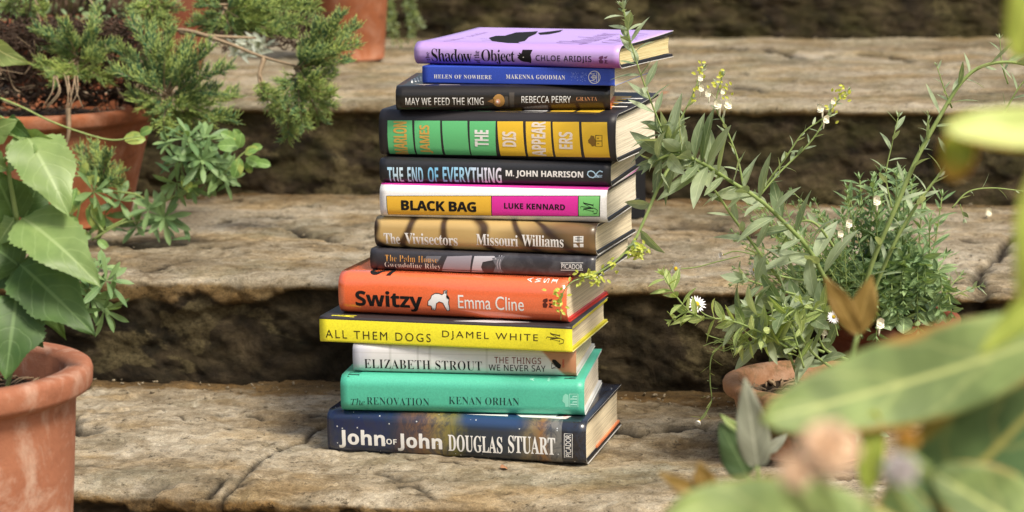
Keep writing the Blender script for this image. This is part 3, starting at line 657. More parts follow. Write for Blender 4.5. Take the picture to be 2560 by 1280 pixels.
# 7 marbled book
b = BK('viv', 'book', 'tan marbled hardback with dark brown swirls, sixth from the top of the stack', 938, 1490, 631, 18.0, .146, r=.009, jmat=viv_mat(.212), bmat=BLK)
b.text('title', 'The', (960, 1000, 583, 611), WHT, 'serif', .004); b.text('title', 'Vivisectors', (1012, 1144, 584, 613), WHT, 'serif', .004, .95)
b.text('author_name', 'Missouri', (1191, 1295, 586, 615), WHT, 'serif', .004, .95); b.text('author_name', 'Williams', (1305, 1409, 588, 617), WHT, 'serif', .004, .95)
b.poly('publisher_mark', [[(1434, 590), (1447, 590), (1447, 606), (1434, 606)], [(1449, 590), (1459, 590), (1459, 606), (1449, 606)], [(1434, 609), (1440, 609), (1447, 618), (1434, 618)], [(1450, 609), (1459, 609), (1459, 618), (1450, 618)]], WHT)
b.lines('publisher_mark', [[(1439, 594), (1456, 594)], [(1445, 591), (1445, 604)], [(1438, 600), (1456, 600)]], .0005, INK, off=.00025)
# 8 white black-bag book
b = BK('bb', 'book', 'white hardback whose spine has mustard, magenta and green panels', 951, 1518, 552, 15.5, .145, r=.008, jmat=plain_jacket('white_jacket', (.80, .79, .78), .4, topcol=(.62, .045, .32), T=.0165, wear=.03), bmat=BLK, pmat=PAGES2)
b.poly('spine_panel', [[(966, 489), (1501, 489), (1500, 542), (968, 540)]], INK, off=.0001)
b.poly('spine_panel', [[(967.5, 490.5), (1228, 490.5), (1228, 539.5), (969.5, 538.5)]], flat((.78, .46, .045), .45, .4, 'mustard_ink'), off=.0002)
b.poly('spine_panel', [[(1230, 490.5), (1445, 490.5), (1445, 540), (1230, 539.5)]], flat((.70, .03, .34), .45, .4, 'magenta_ink'), off=.0002)
b.poly('spine_panel', [[(1447, 490.5), (1499, 490.5), (1498, 540.5), (1447, 540)]], flat((.20, .55, .17), .45, .4, 'leaf_green_ink'), off=.0002)
b.text('title', 'BLACK BAG', (1004, 1190, 503, 527), INK, 'sansb', .03, .95, lay=.0003); b.text('author_name', 'LUKE KENNARD', (1261, 1413, 509, 523), INK, 'sansb', .01, 1., lay=.0003)
b.text('publisher_mark', 'M', (1459, 1484, 504, 531), INK, 'ital', 0, 1., rot=1, lay=.0003); b.lines('publisher_mark', [[(1452, 520), (1453, 516), (1470, 518), (1486, 520), (1494, 525), (1492, 533), (1484, 534)]], .0006, INK, off=.0003)
# 9 black end book
b = BK('end', 'book', 'slim black book with tall pale blue capitals running along its spine', 950, 1528, 463, 14.0, .142, r=.006, jmat=plain_jacket('black_matt_jacket', (.018, .018, .021), .42), bmat=BLK)
gt = NT('blue_to_pink_ink'); gx = gt.sep(gt.coord('Object'))[0]
grad = gt.done(gt.ramp(gt.math('MULTIPLY', gx, 6.), [(0., (.22, .55, .80)), (.12, (.60, .75, .85)), (.3, (.18, .48, .75)), (.5, (.35, .62, .82)), (.62, (.66, .66, .78)), (.8, (.74, .68, .76))]), .5, .3)
for t, a, c in (('THE', 969, 1008), ('END', 1019, 1058), ('OF', 1070, 1096), ('EVERYTHING', 1107, 1254)): b.text('title', t, (a, c, 418, 459), grad, 'sansb', 0, .96)
b.text('author_name', 'M. JOHN HARRISON', (1265, 1458, 427, 446), WHT, 'sansb', .012, .98)
BLI = flat((.45, .65, .80), .5, .3, 'pale_blue_ink')
s8 = [(1507, 430), (1500, 427), (1494, 431), (1489, 440), (1483, 444), (1474, 442), (1469, 436), (1471, 429), (1478, 427), (1485, 430), (1491, 438), (1498, 443)]
b.lines('publisher_mark', [s8], .0011, BLI); b.text('publisher_mark', 'SERPENT', (1487, 1506, 437, 444), BLI, 'sansb')
b.poly('cover_lettering', [[(980, 402), (990, 402), (986, 404.5), (976, 404.5)], [(1006, 402), (1024, 402), (1020, 404.5), (1000, 404.5)], [(1060, 402), (1130, 402), (1120, 404.5), (1056, 404.5)], [(1150, 402), (1255, 402), (1230, 404), (1140, 404.5)]], BLI, top=True)
# 10 disappearers book
b = BK('dis', 'book', 'thickest book, black with a row of green and yellow blocks along its spine', 950, 1541, 401, 18.5, .156, r=.009, flare=.0055, bulge=.003, jmat=plain_jacket('charcoal_jacket', (.022, .019, .021), .45), bmat=BLK, pmat=PAGES2)
GN = flat((.13, .52, .20), .42, .4, 'green_ink'); YL = flat((.80, .50, .035), .42, .4, 'golden_ink')
tx = [(969, 1030), (1036, 1100), (1105, 1168), (1174, 1239), (1243, 1307), (1314, 1376), (1381, 1447), (1453, 1517)]
bot = [(971, 1036), (1040, 1105), (1111, 1174), (1177, 1240), (1250, 1313), (1319, 1382), (1388, 1453), (1461, 1524)]
for i in range(8):
    (a, c), (e_, g_) = tx[i], bot[i]; yt = 301 + i * .6; yb_ = 389 + i * .9
    b.poly('spine_block', [[(a, yt), (c, yt), (g_, yb_), (e_, yb_)]], GN if i < 4 else YL)
OR = flat((.62, .38, .09), .5, .3, 'ochre_ink')
b.text('author_name', 'MARLON', (985, 1018, 304, 388), OR, 'sansb', .01, .95, rot=1, lay=.0003); b.text('author_name', 'JAMES', (1050, 1081, 313, 384), OR, 'sansb', .01, .95, rot=1, lay=.0003)
PK = flat((.80, .70, .60), .5, .3, 'blush_ink')
b.text('title', 'THE', (1188, 1222, 325, 366), WHT, 'sansb', .01, .95, rot=1, lay=.0003); b.text('title', 'DIS', (1257, 1291, 329, 366), PK, 'sansb', .01, .95, rot=1, lay=.0003)
b.text('title', 'APPEAR', (1330, 1364, 304, 391), PK, 'sansb', .01, .95, rot=1, lay=.0003); b.text('title', 'ERS', (1398, 1432, 330, 372), PK, 'sansb', .01, .95, rot=1, lay=.0003)
b.lines('publisher_mark', [[(1490, 338), (1506, 338), (1506, 366), (1490, 366), (1490, 338)], [(1490, 352), (1506, 352)], [(1493, 345), (1499, 345)], [(1493, 359), (1499, 359)]], .0006, DK, off=.0003)
b.poly('publisher_mark', [[(1471, 350), (1476, 344), (1478, 338), (1486, 340), (1489, 350), (1489, 364), (1481, 366), (1477, 360), (1472, 357)]], flat((.22, .12, .02), .5, .3, 'brown_ink'), off=.0003)
xe = [.012, .035, .062, .088, .115, .140, .166, .192]
for i in range(8):
    u0 = xe[i]; u1 = u0 + .0225; q0, q1 = .0262, .150
    q1 = min(q1, b.sv[0] - .004)
    b.print2d('cover_block', [(u0, q0), (u1, q0), (u1, q1), (u0, q1)], [(0, 1, 2, 3)], YL if i in (0, 4, 6, 7) else (WHT if i == 5 else GN), .00012, .02)
for i in range(6): b.print2d('cover_art', [(b.L - .030 + i * .001, .060 + i * .014), (b.L - .006, .062 + i * .014), (b.L - .006, .068 + i * .014), (b.L - .028, .067 + i * .014)], [(0, 1, 2, 3)], WHT if i % 2 else BLK, .0003, .02)
DISB = b
# 11 feed the king
b = BK('feed', 'book', 'black hardback with slim white capitals and a small painted fruit, third from the top', 990, 1526, 279, 6.0, .136, r=.0085, bulge=.002, jmat=feed_mat(.2), bmat=flat((.70, .16, .02), .5, .4, 'orange_board'), edge=flat((.72, .20, .03), .5, .3, 'orange_edge'))
b.text('title', 'MAY WE FEED THE KING', (1014, 1209, 244, 263), WHT, 'sans', .0, 1.05); b.text('author_name', 'REBECCA PERRY', (1304, 1427, 240, 257), WHT, 'sans', .0, 1.02)
b.text('publisher_mark', 'GRANTA', (1441, 1493, 242, 252), flat((.60, .27, .12), .5, .3, 'copper_ink'), 'serif', -.015)
circ = lambda cx, cy, rx, ry, n=14: [(cx + rx * math.cos(6.2832 * i / n), cy + ry * math.sin(6.2832 * i / n)) for i in range(n)]
b.poly('fruit_painting', [circ(1247, 252, 15, 17)], flat((.36, .19, .05), .45, .4, 'tan_paint')); b.poly('fruit_painting', [circ(1245, 254, 6, 7)], flat((.62, .32, .20), .45, .4, 'peach_paint'), off=.00022); b.poly('fruit_painting', [circ(1244, 254, 2.4, 2.8)], WHT, off=.0003)
b.poly('fruit_painting', [[(1218, 253), (1236, 246), (1236, 260)]], flat((.20, .10, .03), .45, .4, 'umber_paint'))
b.poly('fruit_painting', [[(1262, 241), (1270, 241), (1270, 268), (1262, 266)], [(1273, 231), (1286, 231), (1285, 271), (1275, 271)]], flat((.065, .055, .045), .4, .4, 'dim_grey_paint'))
b.lines('cover_art', [[(1040, 206), (1036, 196)], [(1047, 205), (1043, 194)], [(1053, 204), (1052, 192)], [(1030, 208), (1030, 199)]], .0016, WHT, top=True)
for _q in ([[(1030, 210), (1085, 211), (1060, 214)], [(1100, 211), (1150, 212), (1145, 216), (1092, 216)], [(1225, 213), (1265, 212), (1265, 217), (1240, 216)], [(1270, 212), (1320, 212), (1315, 219), (1272, 218)]]): b.poly('cover_art', [_q], flat((.32, .27, .24), .5, .3, 'muted_ink'), top=True)
# 12 blue paperback
b = BK('hel', 'book', 'thin bright blue paperback with a white round emblem, second from the top', 1056, 1537, 211, 17.5, .129, r=.0009, bulge=.0002, hard=False, jmat=plain_jacket('cobalt_cover', (.030, .075, .47), .42), bmat=None, edge=flat((.35, .42, .75), .6, .3, 'blue_edge'))
b.text('title', 'HELEN OF NOWHERE', (1085, 1229, 187, 197), WHT, 'serif', 0, 1.15); b.text('author_name', 'MAKENNA GOODMAN', (1265, 1413, 187, 198), WHT, 'serif', 0, 1.15)
b.lines('publisher_mark', [circ(1486, 193, 14.5, 15.5, 22) + [(1500.5, 193)], circ(1485, 193, 5, 5.5, 12) + [(1490, 193)], [(1477, 193), (1493, 193)], [(1485, 186), (1485, 200)], [(1474, 184), (1482, 185), (1492, 181), (1492, 205), (1482, 201), (1474, 202)], [(1496, 182), (1497, 204)]], .0006, WHT)
b.poly('print_specks', [[(x, y), (x + w_, y - .4), (x + w_ * .7, y + 1.6)] for x, y, w_ in [(random.uniform(1426, 1470), random.uniform(181, 203), random.uniform(.8, 3.2)) for _ in range(46)]], flat((.30, .38, .75), .5, .3, 'pale_cobalt_ink'))
# 13 lilac top book
b = BK('sha', 'book', 'lilac hardback lying on top of the stack, with a black cat head on its spine', 1037, 1549, 167, 23.5, .150, r=.0085, flare=.004, bulge=.0015, jmat=shadow_mat(.215), bmat=flat((.010, .012, .022), .4, .5, 'blue_black_board'), pmat=PAGES3)
b.text('title', 'the', (1064, 1074, 130, 152), INK, 'serif', -.01, rot=1); b.text('title', 'Shadow', (1079, 1180, 122, 157), INK, 'serif', -.006, .9)
b.text('title', 'of the', (1185, 1199, 127, 160), INK, 'serif', -.01, rot=1); b.text('title', 'Object', (1204, 1287, 124, 163), INK, 'serif', -.006, .9)
b.text('author_name', 'CHLOE ARIDJIS', (1340, 1479, 139, 157), INK, 'sans', .008, 1.12)
b.poly('cat_head', [[(1306, 124), (1331, 124), (1327, 136), (1329, 148), (1326, 160), (1318, 156), (1308, 155), (1301, 151), (1294, 144), (1297, 141), (1293, 137), (1300, 137), (1297, 131), (1304, 134)]], INK)
b.poly('cat_head', [circ(1309, 143, 1.6, 1.4, 8)], WARMW, off=.00025)
lion(b, 1497, 1521, 139, 161, flat((.14, .04, .13), .5, .3, 'plum_ink'))
b.poly('cat_drawing', [[(1222, 96), (1240, 92), (1262, 92), (1290, 86), (1330, 85), (1345, 84), (1340, 89), (1322, 95), (1312, 103), (1295, 106), (1282, 112), (1262, 109), (1245, 105), (1230, 103)]], INK, top=True)
b.poly('cat_drawing', [[(1345, 87), (1385, 84), (1408, 82), (1400, 86), (1372, 90), (1350, 91)]], INK, top=True)
b.lines('cat_drawing', [[(1200, 98), (1225, 99)], [(1205, 103), (1235, 101)]], .0007, INK, top=True)
b.textuq('cover_lettering', 'Shadow', (b.L - .075, b.L - .040, .022, .125), flat((.16, .07, .25), .5, .3, 'violet_ink'), 'ital', -.012, rot=1)
b.textuq('cover_lettering', 'Object', (b.L - .034, b.L - .008, .036, .130), flat((.16, .07, .25), .5, .3, 'violet_ink'), 'ital', -.012, rot=1)
b.textuq('cover_lettering', 'of the', (b.L - .046, b.L - .040, .016, .034), flat((.16, .07, .25), .5, .3, 'violet_ink'), 'serif', -.012, rot=1)
b.textuq('cover_lettering', 'Chloe Aridjis', (.022, .034, .020, .115), flat((.20, .08, .24), .5, .3, 'faded_plum_ink'), 'ital', -.015, rot=1)
# black upright board standing on the middle step behind the stack
bp = atZ(1600, 549, Z2); pb = MB(); hh = atY(1600, 392, bp.y).z - Z2
bm = bmesh.new(); bmesh.ops.create_cube(bm, size=1); bmesh.ops.scale(bm, vec=(.11, .006, hh), verts=bm.verts); bmesh.ops.bevel(bm, geom=bm.edges[:], offset=.0012, segments=2, affect='EDGES')
me = bpy.data.meshes.new('board'); bm.to_mesh(me); bm.free(); me.materials.append(flat((.012, .012, .014), .6, .3, 'black_card'))
o = bpy.data.objects.new('board', me); COL.objects.link(o); xr_ = atY(1614, 500, bp.y).x; o.location = (xr_ - .055, bp.y + .004, Z2 + hh / 2 + .001); o.rotation_euler = (0, 0, -.02)
tag(o, 'black upright board on the middle step, mostly hidden behind the book stack', 'board')

# ---------------------------------------------------------------- foliage builders
def catmull(P, k=6):
    P = [Vector(p) for p in P]
    if len(P) < 3: return [P[0].lerp(P[-1], i / k) for i in range(k + 1)]
    Q = [P[0] * 2 - P[1]] + P + [P[-1] * 2 - P[-2]]; out = []
    for i in range(1, len(Q) - 2):
        a, b, c, d = Q[i - 1:i + 3]
        for j in range(k):
            t = j / k; out.append(.5 * ((2 * b) + (c - a) * t + (2 * a - 5 * b + 4 * c - d) * t * t + (3 * b - a - 3 * c + d) * t ** 3))
    out.append(P[-1]); return out
def perp(d):
    a = d.cross(Vector((0, 0, 1)));
    if a.length < 1e-4: a = Vector((1, 0, 0))
    a.normalize(); return a, d.cross(a).normalized()
def tube(mb, P, r0, r1, n=5, rnd=0., mi=0):
    vs, uv = [], []; m = len(P)
    for i, p in enumerate(P):
        d = (P[min(i + 1, m - 1)] - P[max(i - 1, 0)]).normalized(); a, b = perp(d); r = r0 + (r1 - r0) * i / (m - 1)
        for j in range(n):
            t = 2 * math.pi * j / n; vs.append(p + (a * math.cos(t) + b * math.sin(t)) * r); uv.append((j / n, i / (m - 1)))
    fs = [(i * n + j, i * n + (j + 1) % n, (i + 1) * n + (j + 1) % n, (i + 1) * n + j) for i in range(m - 1) for j in range(n)]
    fs += [tuple(range(n))[::-1], tuple(range((m - 1) * n, m * n))]
    mb.add(vs, fs, uv, rnd, mi)
SH = {'lance': lambda t: math.sin(math.pi * t ** .85) ** .9 if 0 < t < 1 else 0,
      'ovate': lambda t: (math.sin(math.pi * t ** .62) ** .8) if 0 < t < 1 else 0,
      'obov': lambda t: (math.sin(math.pi * t ** 1.5) ** .7) if 0 < t < 1 else 0,
      'acum': lambda t: (math.sin(math.pi * t ** .56) ** .95 * (1 + .09 * math.sin(15 * t))) if 0 < t < 1 else 0,
      'oblong': lambda t: (math.sin(math.pi * t) ** .55) if 0 < t < 1 else 0,
      'round': lambda t: math.sin(math.pi * t) ** .5 if 0 < t < 1 else 0}
def leaf(mb, base, d, n, L, W, bend=.5, fold=.25, shape='lance', seg=6, ser=0., rnd=None, wave=0., cols=2, twist=0., mi=0):
    d = Vector(d).normalized(); n = Vector(n); n = (n - d * n.dot(d))
    if n.length < 1e-4: n = perp(d)[0]
    n.normalize(); s = d.cross(n); p = Vector(base); vs, uv = [], []; f = SH[shape]
    ph = random.uniform(0, 6); rnd = random.random() if rnd is None else rnd
    for i in range(seg + 1):
        t = i / seg
        if i:
            a = bend / seg; d, n = d * math.cos(a) - n * math.sin(a), n * math.cos(a) + d * math.sin(a); p = p + d * L / seg
            if twist: s = (s * math.cos(twist / seg) + n * math.sin(twist / seg)); n = s.cross(d)
        w = W / 2 * max(f(t), .03)
        for j in range(-cols, cols + 1):
            u = j / cols; ww = w * (1 + (ser * (1 if i % 2 else -1) * random.uniform(.4, 1.7) if abs(j) == cols and 0 < i < seg else 0))
            vs.append(p + s * (ww * u) + n * (w * fold * abs(u) + wave * W * math.sin(t * 11 + ph + u * 2) * abs(u)) + d * (ser * W * .18 * (-1 if i % 2 else 1) if abs(j) == cols else 0)); uv.append((u * .5 + .5, t))
    k = 2 * cols + 1
    mb.add(vs, [(i * k + j, i * k + j + 1, (i + 1) * k + j + 1, (i + 1) * k + j) for i in range(seg) for j in range(k - 1)], uv, rnd, mi)
def leaf_mat(name, dark, light, rib=None, edge=None, blotch=None, rough=.45, trans=.28, veins=9., spots=None, tip=None, white=False, fsc=60, mott=0.):
    m = NT(name); r = m.attr('rnd'); uv = m.coord('UV'); u, v, _ = m.sep(uv); c = m.coord('Object')
    n = m.noise(m.map(c, (fsc, fsc, fsc)), 1, 3, .6)
    col = m.mix(m.math('ADD', m.math('MULTIPLY', r, .7), m.math('MULTIPLY', m.math('SUBTRACT', n, .35), .7), clamp=True), dark, light)
    au = m.math('ABSOLUTE', m.math('SUBTRACT', u, .5)); wv_ = m.noise(m.map(c, (90, 90, 90)), 1, 2)
    if blotch: 
        bn = m.noise(m.map(c, (38, 38, 38), loc=(2, 5, 1)), 1, 4, .6, .5); col = m.mix(m.ramp(bn, [(.48, 0.), (.56, .85)]), col, blotch)
    if mott:
        mn = m.noise(m.map(c, (22, 22, 22), loc=(5, 1, 7)), 1, 3, .55, .3); col = m.mix(m.ramp(mn, [(.42, mott), (.60, 0.)]), col, tuple(v * .55 for v in dark))
    ribc = rib or tuple(min(1, x * 1.7 + .03) for x in light)
    fr = m.math('FRACT', m.math('ADD', m.math('MULTIPLY', m.math('SUBTRACT', v, m.math('MULTIPLY', m.math('POWER', au, 1.35), .75)), veins), m.math('MULTIPLY', wv_, .5)))
    vein = m.ramp(m.math('ABSOLUTE', m.math('SUBTRACT', fr, .5)), [(.0, 1.), (.10, 0.)])
    col = m.mix(m.math('MULTIPLY', vein, .30), col, ribc)
    col = m.mix(m.ramp(au, [(.012, .8), (.04, 0.)]), col, ribc)
    if edge: 
        en = m.noise(m.map(c, (30, 30, 30)), 1, 2); col = m.mix(m.ramp(m.math('ADD', au, m.math('MULTIPLY', m.math('SUBTRACT', en, .5), .42)), [(.43, 0.), (.53, .85)]), col, edge)
    if tip: col = m.mix(m.ramp(v, [(.55, 0.), (1., .9)]), col, tip)
    nb = m.bump(m.math('ADD', m.math('MULTIPLY', vein, -.5), n), .35, .0006)
    m.done(col, rough, .35, nb)
    tr = m.t.nodes.new('ShaderNodeBsdfTranslucent'); m.put(tr.inputs[0], m.mix(1., col, (1., 1., .95) if white else (1.25, 1.2, .55), 'MULTIPLY')); mx = m.t.nodes.new('ShaderNodeMixShader'); mx.inputs[0].default_value = trans
    m.t.links.new(m.p.outputs[0], mx.inputs[1]); m.t.links.new(tr.outputs[0], mx.inputs[2]); m.t.links.new(mx.outputs[0], m.out.inputs[0])
    return m.mat
def bark_mat(name, a, b):
    m = NT(name); c = m.coord('Object'); n = m.noise(m.map(c, (200, 200, 60)), 1, 4, .6); r = m.attr('rnd')
    return m.done(m.mix(m.math('ADD', n, m.math('MULTIPLY', r, .2), clamp=True), a, b), .7, .3, m.bump(n, .5, .0008))
M_SILV = leaf_mat('grey_green_leaf', (.15, .22, .105), (.54, .62, .42), rib=(.56, .64, .42), veins=3, trans=.32)
M_LIME = leaf_mat('light_green_leaf', (.24, .34, .10), (.55, .64, .27), veins=4, trans=.35)
M_BUSH = leaf_mat('mid_green_leaf', (.11, .20, .085), (.34, .46, .21), veins=4)
M_ROS = leaf_mat('rosette_leaf', (.08, .17, .07), (.32, .46, .18), rib=(.28, .42, .18), veins=4)
M_VAR = leaf_mat('variegated_leaf', (.12, .24, .06), (.22, .36, .10), blotch=(.42, .48, .12), veins=5)
M_RAS = leaf_mat('raspberry_leaf', (.05, .12, .03), (.15, .25, .065), rib=(.17, .28, .10), veins=6, rough=.5, mott=.5)
M_RAL = leaf_mat('pale_raspberry_leaf', (.14, .25, .07), (.36, .47, .17), rib=(.36, .48, .20), veins=6, rough=.42, mott=.35)
M_GST = bark_mat('green_stem', (.13, .20, .05), (.32, .40, .14)); M_BST = bark_mat('brown_stem', (.045, .028, .018), (.16, .10, .065)); M_TWG = bark_mat('dry_twig', (.14, .09, .05), (.36, .27, .17))

# ---------------------------------------------------------------- terracotta pots
def terracotta(name, a, b, bloom=.5, moss=0.):
    m = NT(name); c = m.coord('Object'); x, y, z = m.sep(c)
    n = m.noise(m.map(c, (9, 9, 14)), 1, 6, .65, .3); f = m.noise(m.map(c, (160, 160, 160)), 1, 4, .7)
    col = m.mix(m.ramp(n, [(.32, 0.), (.68, 1.)]), a, b); col = m.mix(.35, col, m.mix(f, tuple(v * .55 for v in b), tuple(min(1, v * 1.4) for v in b)))
    bl = m.noise(m.map(c, (22, 22, 16), loc=(4, 1, 2)), 1, 7, .75, .6)
    col = m.mix(m.math('MULTIPLY', m.ramp(bl, [(.50, 0.), (.72, 1.)]), bloom), col, (.62, .47, .36))
    dk = m.noise(m.map(c, (14, 14, 30), loc=(7, 3, 1)), 1, 5, .7)
    col = m.mix(m.ramp(dk, [(.56, 0.), (.72, .5)]), col, tuple(v * .4 for v in a))
    if moss: 
        mo = m.noise(m.map(c, (26, 26, 26), loc=(1, 8, 2)), 1, 6, .75); col = m.mix(m.ramp(mo, [(.48, 0.), (.62, moss)]), col, (.06, .065, .02))
    return m.done(col, .85, .25, m.bump(m.math('ADD', f, n), .5, .0012))
sm = NT('potting_soil'); c_ = sm.coord('Object'); n_ = sm.noise(sm.map(c_, (150, 150, 150)), 1, 5, .7)
SOIL = sm.done(sm.ramp(n_, [(.35, (.010, .007, .005)), (.55, (.035, .024, .015)), (.75, (.13, .09, .05))]), .95, .2, sm.bump(n_, 1., .003))
CHIP = bark_mat('bark_chip', (.10, .055, .03), (.42, .30, .18))
def lathe(mb, prof, c, n=72, wob=.0):
    vs = []
    for i, (r, z) in enumerate(prof):
        for j in range(n):
            t = 2 * math.pi * j / n; q = r * (1 + wob * math.sin(3 * t + 1) + wob * .6 * math.sin(7 * t + z * 60)); vs.append((c[0] + q * math.cos(t), c[1] + q * math.sin(t), c[2] + z))
    m = len(prof); mb.add(vs, [(i * n + j, i * n + (j + 1) % n, (i + 1) * n + (j + 1) % n, (i + 1) * n + j) for i in range(m - 1) for j in range(n)])
def pot(label, x, y, z, h, rb, rt, rimh, rimt, mat, soil=.022, chips=60, group='terracotta flower pots', seed=1):
    rg = random.Random(seed); root = empty('flower_pot', (x, y, z)); tag(root, label, 'flower pot', group)
    zr = h - rimh; wt = .008
    rl = lambda t: rb + (rt - rb) * t
    a = MB(); lathe(a, [(rb * .2, .001), (rb * .96, .001), (rb, .004)] + [(rl(k / 8), zr * k / 8 + .004 * (k == 0)) for k in range(9)] + [(rt + .001, zr + .004)], (0, 0, 0), wob=.003); a.build('pot_body', mat, root)
    R_ = rt + rimt; b = MB()
    pr = [(rt - .001, zr - .001)] + [(rt + rimt * (.5 + .5 * math.sin(q)), zr + rimh * .12 * (1 - math.cos(q + 1.57)) ) for q in (-1.57, -.8, 0, .8, 1.4)]
    pr += [(R_ + .0012, zr + rimh * .35), (R_ + .0018, zr + rimh * .75), (R_ + .0005, zr + rimh * .9), (R_ - .003, zr + rimh * .985), (R_ - .007, h), (rt - wt * .5, h - .001), (rt - wt, h - .006), (rt - wt - .002, h - soil - .012)]
    lathe(b, pr, (0, 0, 0), wob=.003); b.build('rim', mat, root)
    s = MB(); rs = rt - wt - .001; vs = [(0, 0, h - soil + .003)]; nr, na = 8, 30
    for i in range(1, nr + 1):
        for j in range(na): t = 6.2832 * j / na; r = rs * i / nr; vs.append((r * math.cos(t), r * math.sin(t), h - soil + rg.uniform(-.003, .004)))
    fs = [(0, 1 + j, 1 + (j + 1) % na) for j in range(na)] + [(1 + (i - 1) * na + j, 1 + i * na + j, 1 + i * na + (j + 1) % na, 1 + (i - 1) * na + (j + 1) % na) for i in range(1, nr) for j in range(na)]
    s.add(vs, fs); s.build('soil', SOIL, root)
    if chips:
        k = MB()
        for _ in range(chips):
            t = rg.uniform(0, 6.28); r = rs * .95 * rg.random() ** .5; p = Vector((r * math.cos(t), r * math.sin(t), h - soil + .004)); d = Vector((rg.uniform(-1, 1), rg.uniform(-1, 1), rg.uniform(-.2, .35))).normalized()
            L = rg.uniform(.004, .020); tube(k, [p - d * L / 2, p + Vector((0, 0, .002)), p + d * L / 2], rg.uniform(.0005, .0022), rg.uniform(.0004, .0012), 5, rg.random())
        o = k.build('bark_chips', CHIP, root); tag(o, kind='stuff')
    return root
TC1 = terracotta('terracotta_orange', (.17, .050, .020), (.31, .105, .043), .2); TC2 = terracotta('terracotta_bloomed', (.23, .078, .040), (.37, .150, .082), .55)
TC3 = terracotta('terracotta_deep_red', (.12, .032, .015), (.20, .06, .028), .12); TC4 = terracotta('terracotta_mossy', (.24, .11, .05), (.42, .22, .12), .4, .8)
GPOT = 'terracotta flower pots on the steps'
# front left, standing on the path below
p = atY(-128, 915, -.32); zb_ = Z0 - .012
pot('large terracotta pot with pale bloom, front left, holding the big serrated leaves', p.x, p.y, zb_, p.z - zb_, .078, .098, .026, .012, TC2, .030, 220, GPOT, 3)
PF = p.copy()
# big planter on the middle step, left
pb_ = atZ(120, 592, Z2); cP = Vector((atY(105, 400, pb_.y + .11).x, pb_.y + .11, 0)); ztop = atY(105, 265, cP.y).z
pot('large wide orange planter on the middle step under the juniper', cP.x, cP.y, Z2 + .002, ztop - Z2, .105, .137, .022, .009, TC1, .02, 120, GPOT, 4)
PJ = Vector((cP.x, cP.y, ztop))
# pots on the upper step
def pot_px(label, xc, ybase, z, yrim, rb, rt, mat, seed, rimh=.02, soil=.02, chips=30):
    b0 = atZ(xc, ybase, z); c0 = Vector((atY(xc, ybase, b0.y + rb).x, b0.y + rb, z)); h = atY(xc, yrim, c0.y).z - z
    pot(label, c0.x, c0.y, z + .002, h, rb, rt, rimh, .006, mat, soil, chips, GPOT, seed); return Vector((c0.x, c0.y, z + h))
pot_px('tall terracotta pot on the third step, cut off by the top edge of the photo', 880, 160, Z3, -260, .052, .072, TC1, 5, .02)
PU = pot_px('red pot behind the juniper at the far top left of the photo', 170, 235, Z3, 52, .085, .104, TC3, 6)
pot_px('narrow red pot behind the juniper, between the two other pots of the third step', 425, 190, Z3, -60, .050, .066, TC3, 7)
# right pots on the lowest step
p = atY(2032, 952, Y0 + .01); pot('round terracotta pot with mossy sides, right of the books on the lowest step', p.x, p.y, .003, p.z, .062, .075, .016, .008, TC4, .020, 150, GPOT, 8); PR = p.copy()
p = atY(2222, 792, Y0 + .17); pot('deep red pot behind the mossy pot, filled by the dense green bush', p.x, p.y, .003, p.z, .052, .064, .018, .006, TC3, .012, 40, GPOT, 9); PB = p.copy()

# ---------------------------------------------------------------- juniper
def jun_mat():
    m = NT('juniper_scale_foliage'); r = m.attr('rnd'); u, v, _ = m.sep(m.coord('UV')); c = m.coord('Object')
    n = m.noise(m.map(c, (18, 18, 18)), 1, 3, .6)
    blue = m.mix(n, (.035, .11, .055), (.10, .22, .11)); yel = m.mix(n, (.15, .22, .04), (.36, .44, .10))
    f = m.math('ADD', m.math('MULTIPLY', r, .75), m.math('MULTIPLY', m.math('SUBTRACT', n, .5), 1.4), clamp=True)
    col = m.mix(f, blue, yel); col = m.mix(m.math('MULTIPLY', m.ramp(v, [(.4, 0.), (1., .75)]), 1.), col, (.46, .52, .13))
    st = m.noise(m.map(c, (900, 900, 900)), 1, 1); col = m.mix(.5, col, m.mix(1., col, m.ramp(st, [(.35, .4), (.65, 1.5)]), 'MULTIPLY'))
    return m.done(col, .6, .25)
M_JUN = jun_mat()
def twig(mb, p, d, L, r, rnd):
    a, b = perp(d); q = p + d * L * .5 + Vector((0, 0, L * .05)); e = p + d * L + Vector((0, 0, L * .16)); vs = []
    for P_, rr in ((p, r), (q, r * 1.15), (e, r * .45)):
        for j in range(3): t = 2.0944 * j; vs.append(P_ + (a * math.cos(t) + b * math.sin(t)) * rr)
    mb.add(vs, [(0, 1, 4, 3), (1, 2, 5, 4), (2, 0, 3, 5), (3, 4, 7, 6), (4, 5, 8, 7), (5, 3, 6, 8), (6, 7, 8)], [(0, 0)] * 3 + [(0, .4)] * 3 + [(0, 1.)] * 3, rnd)
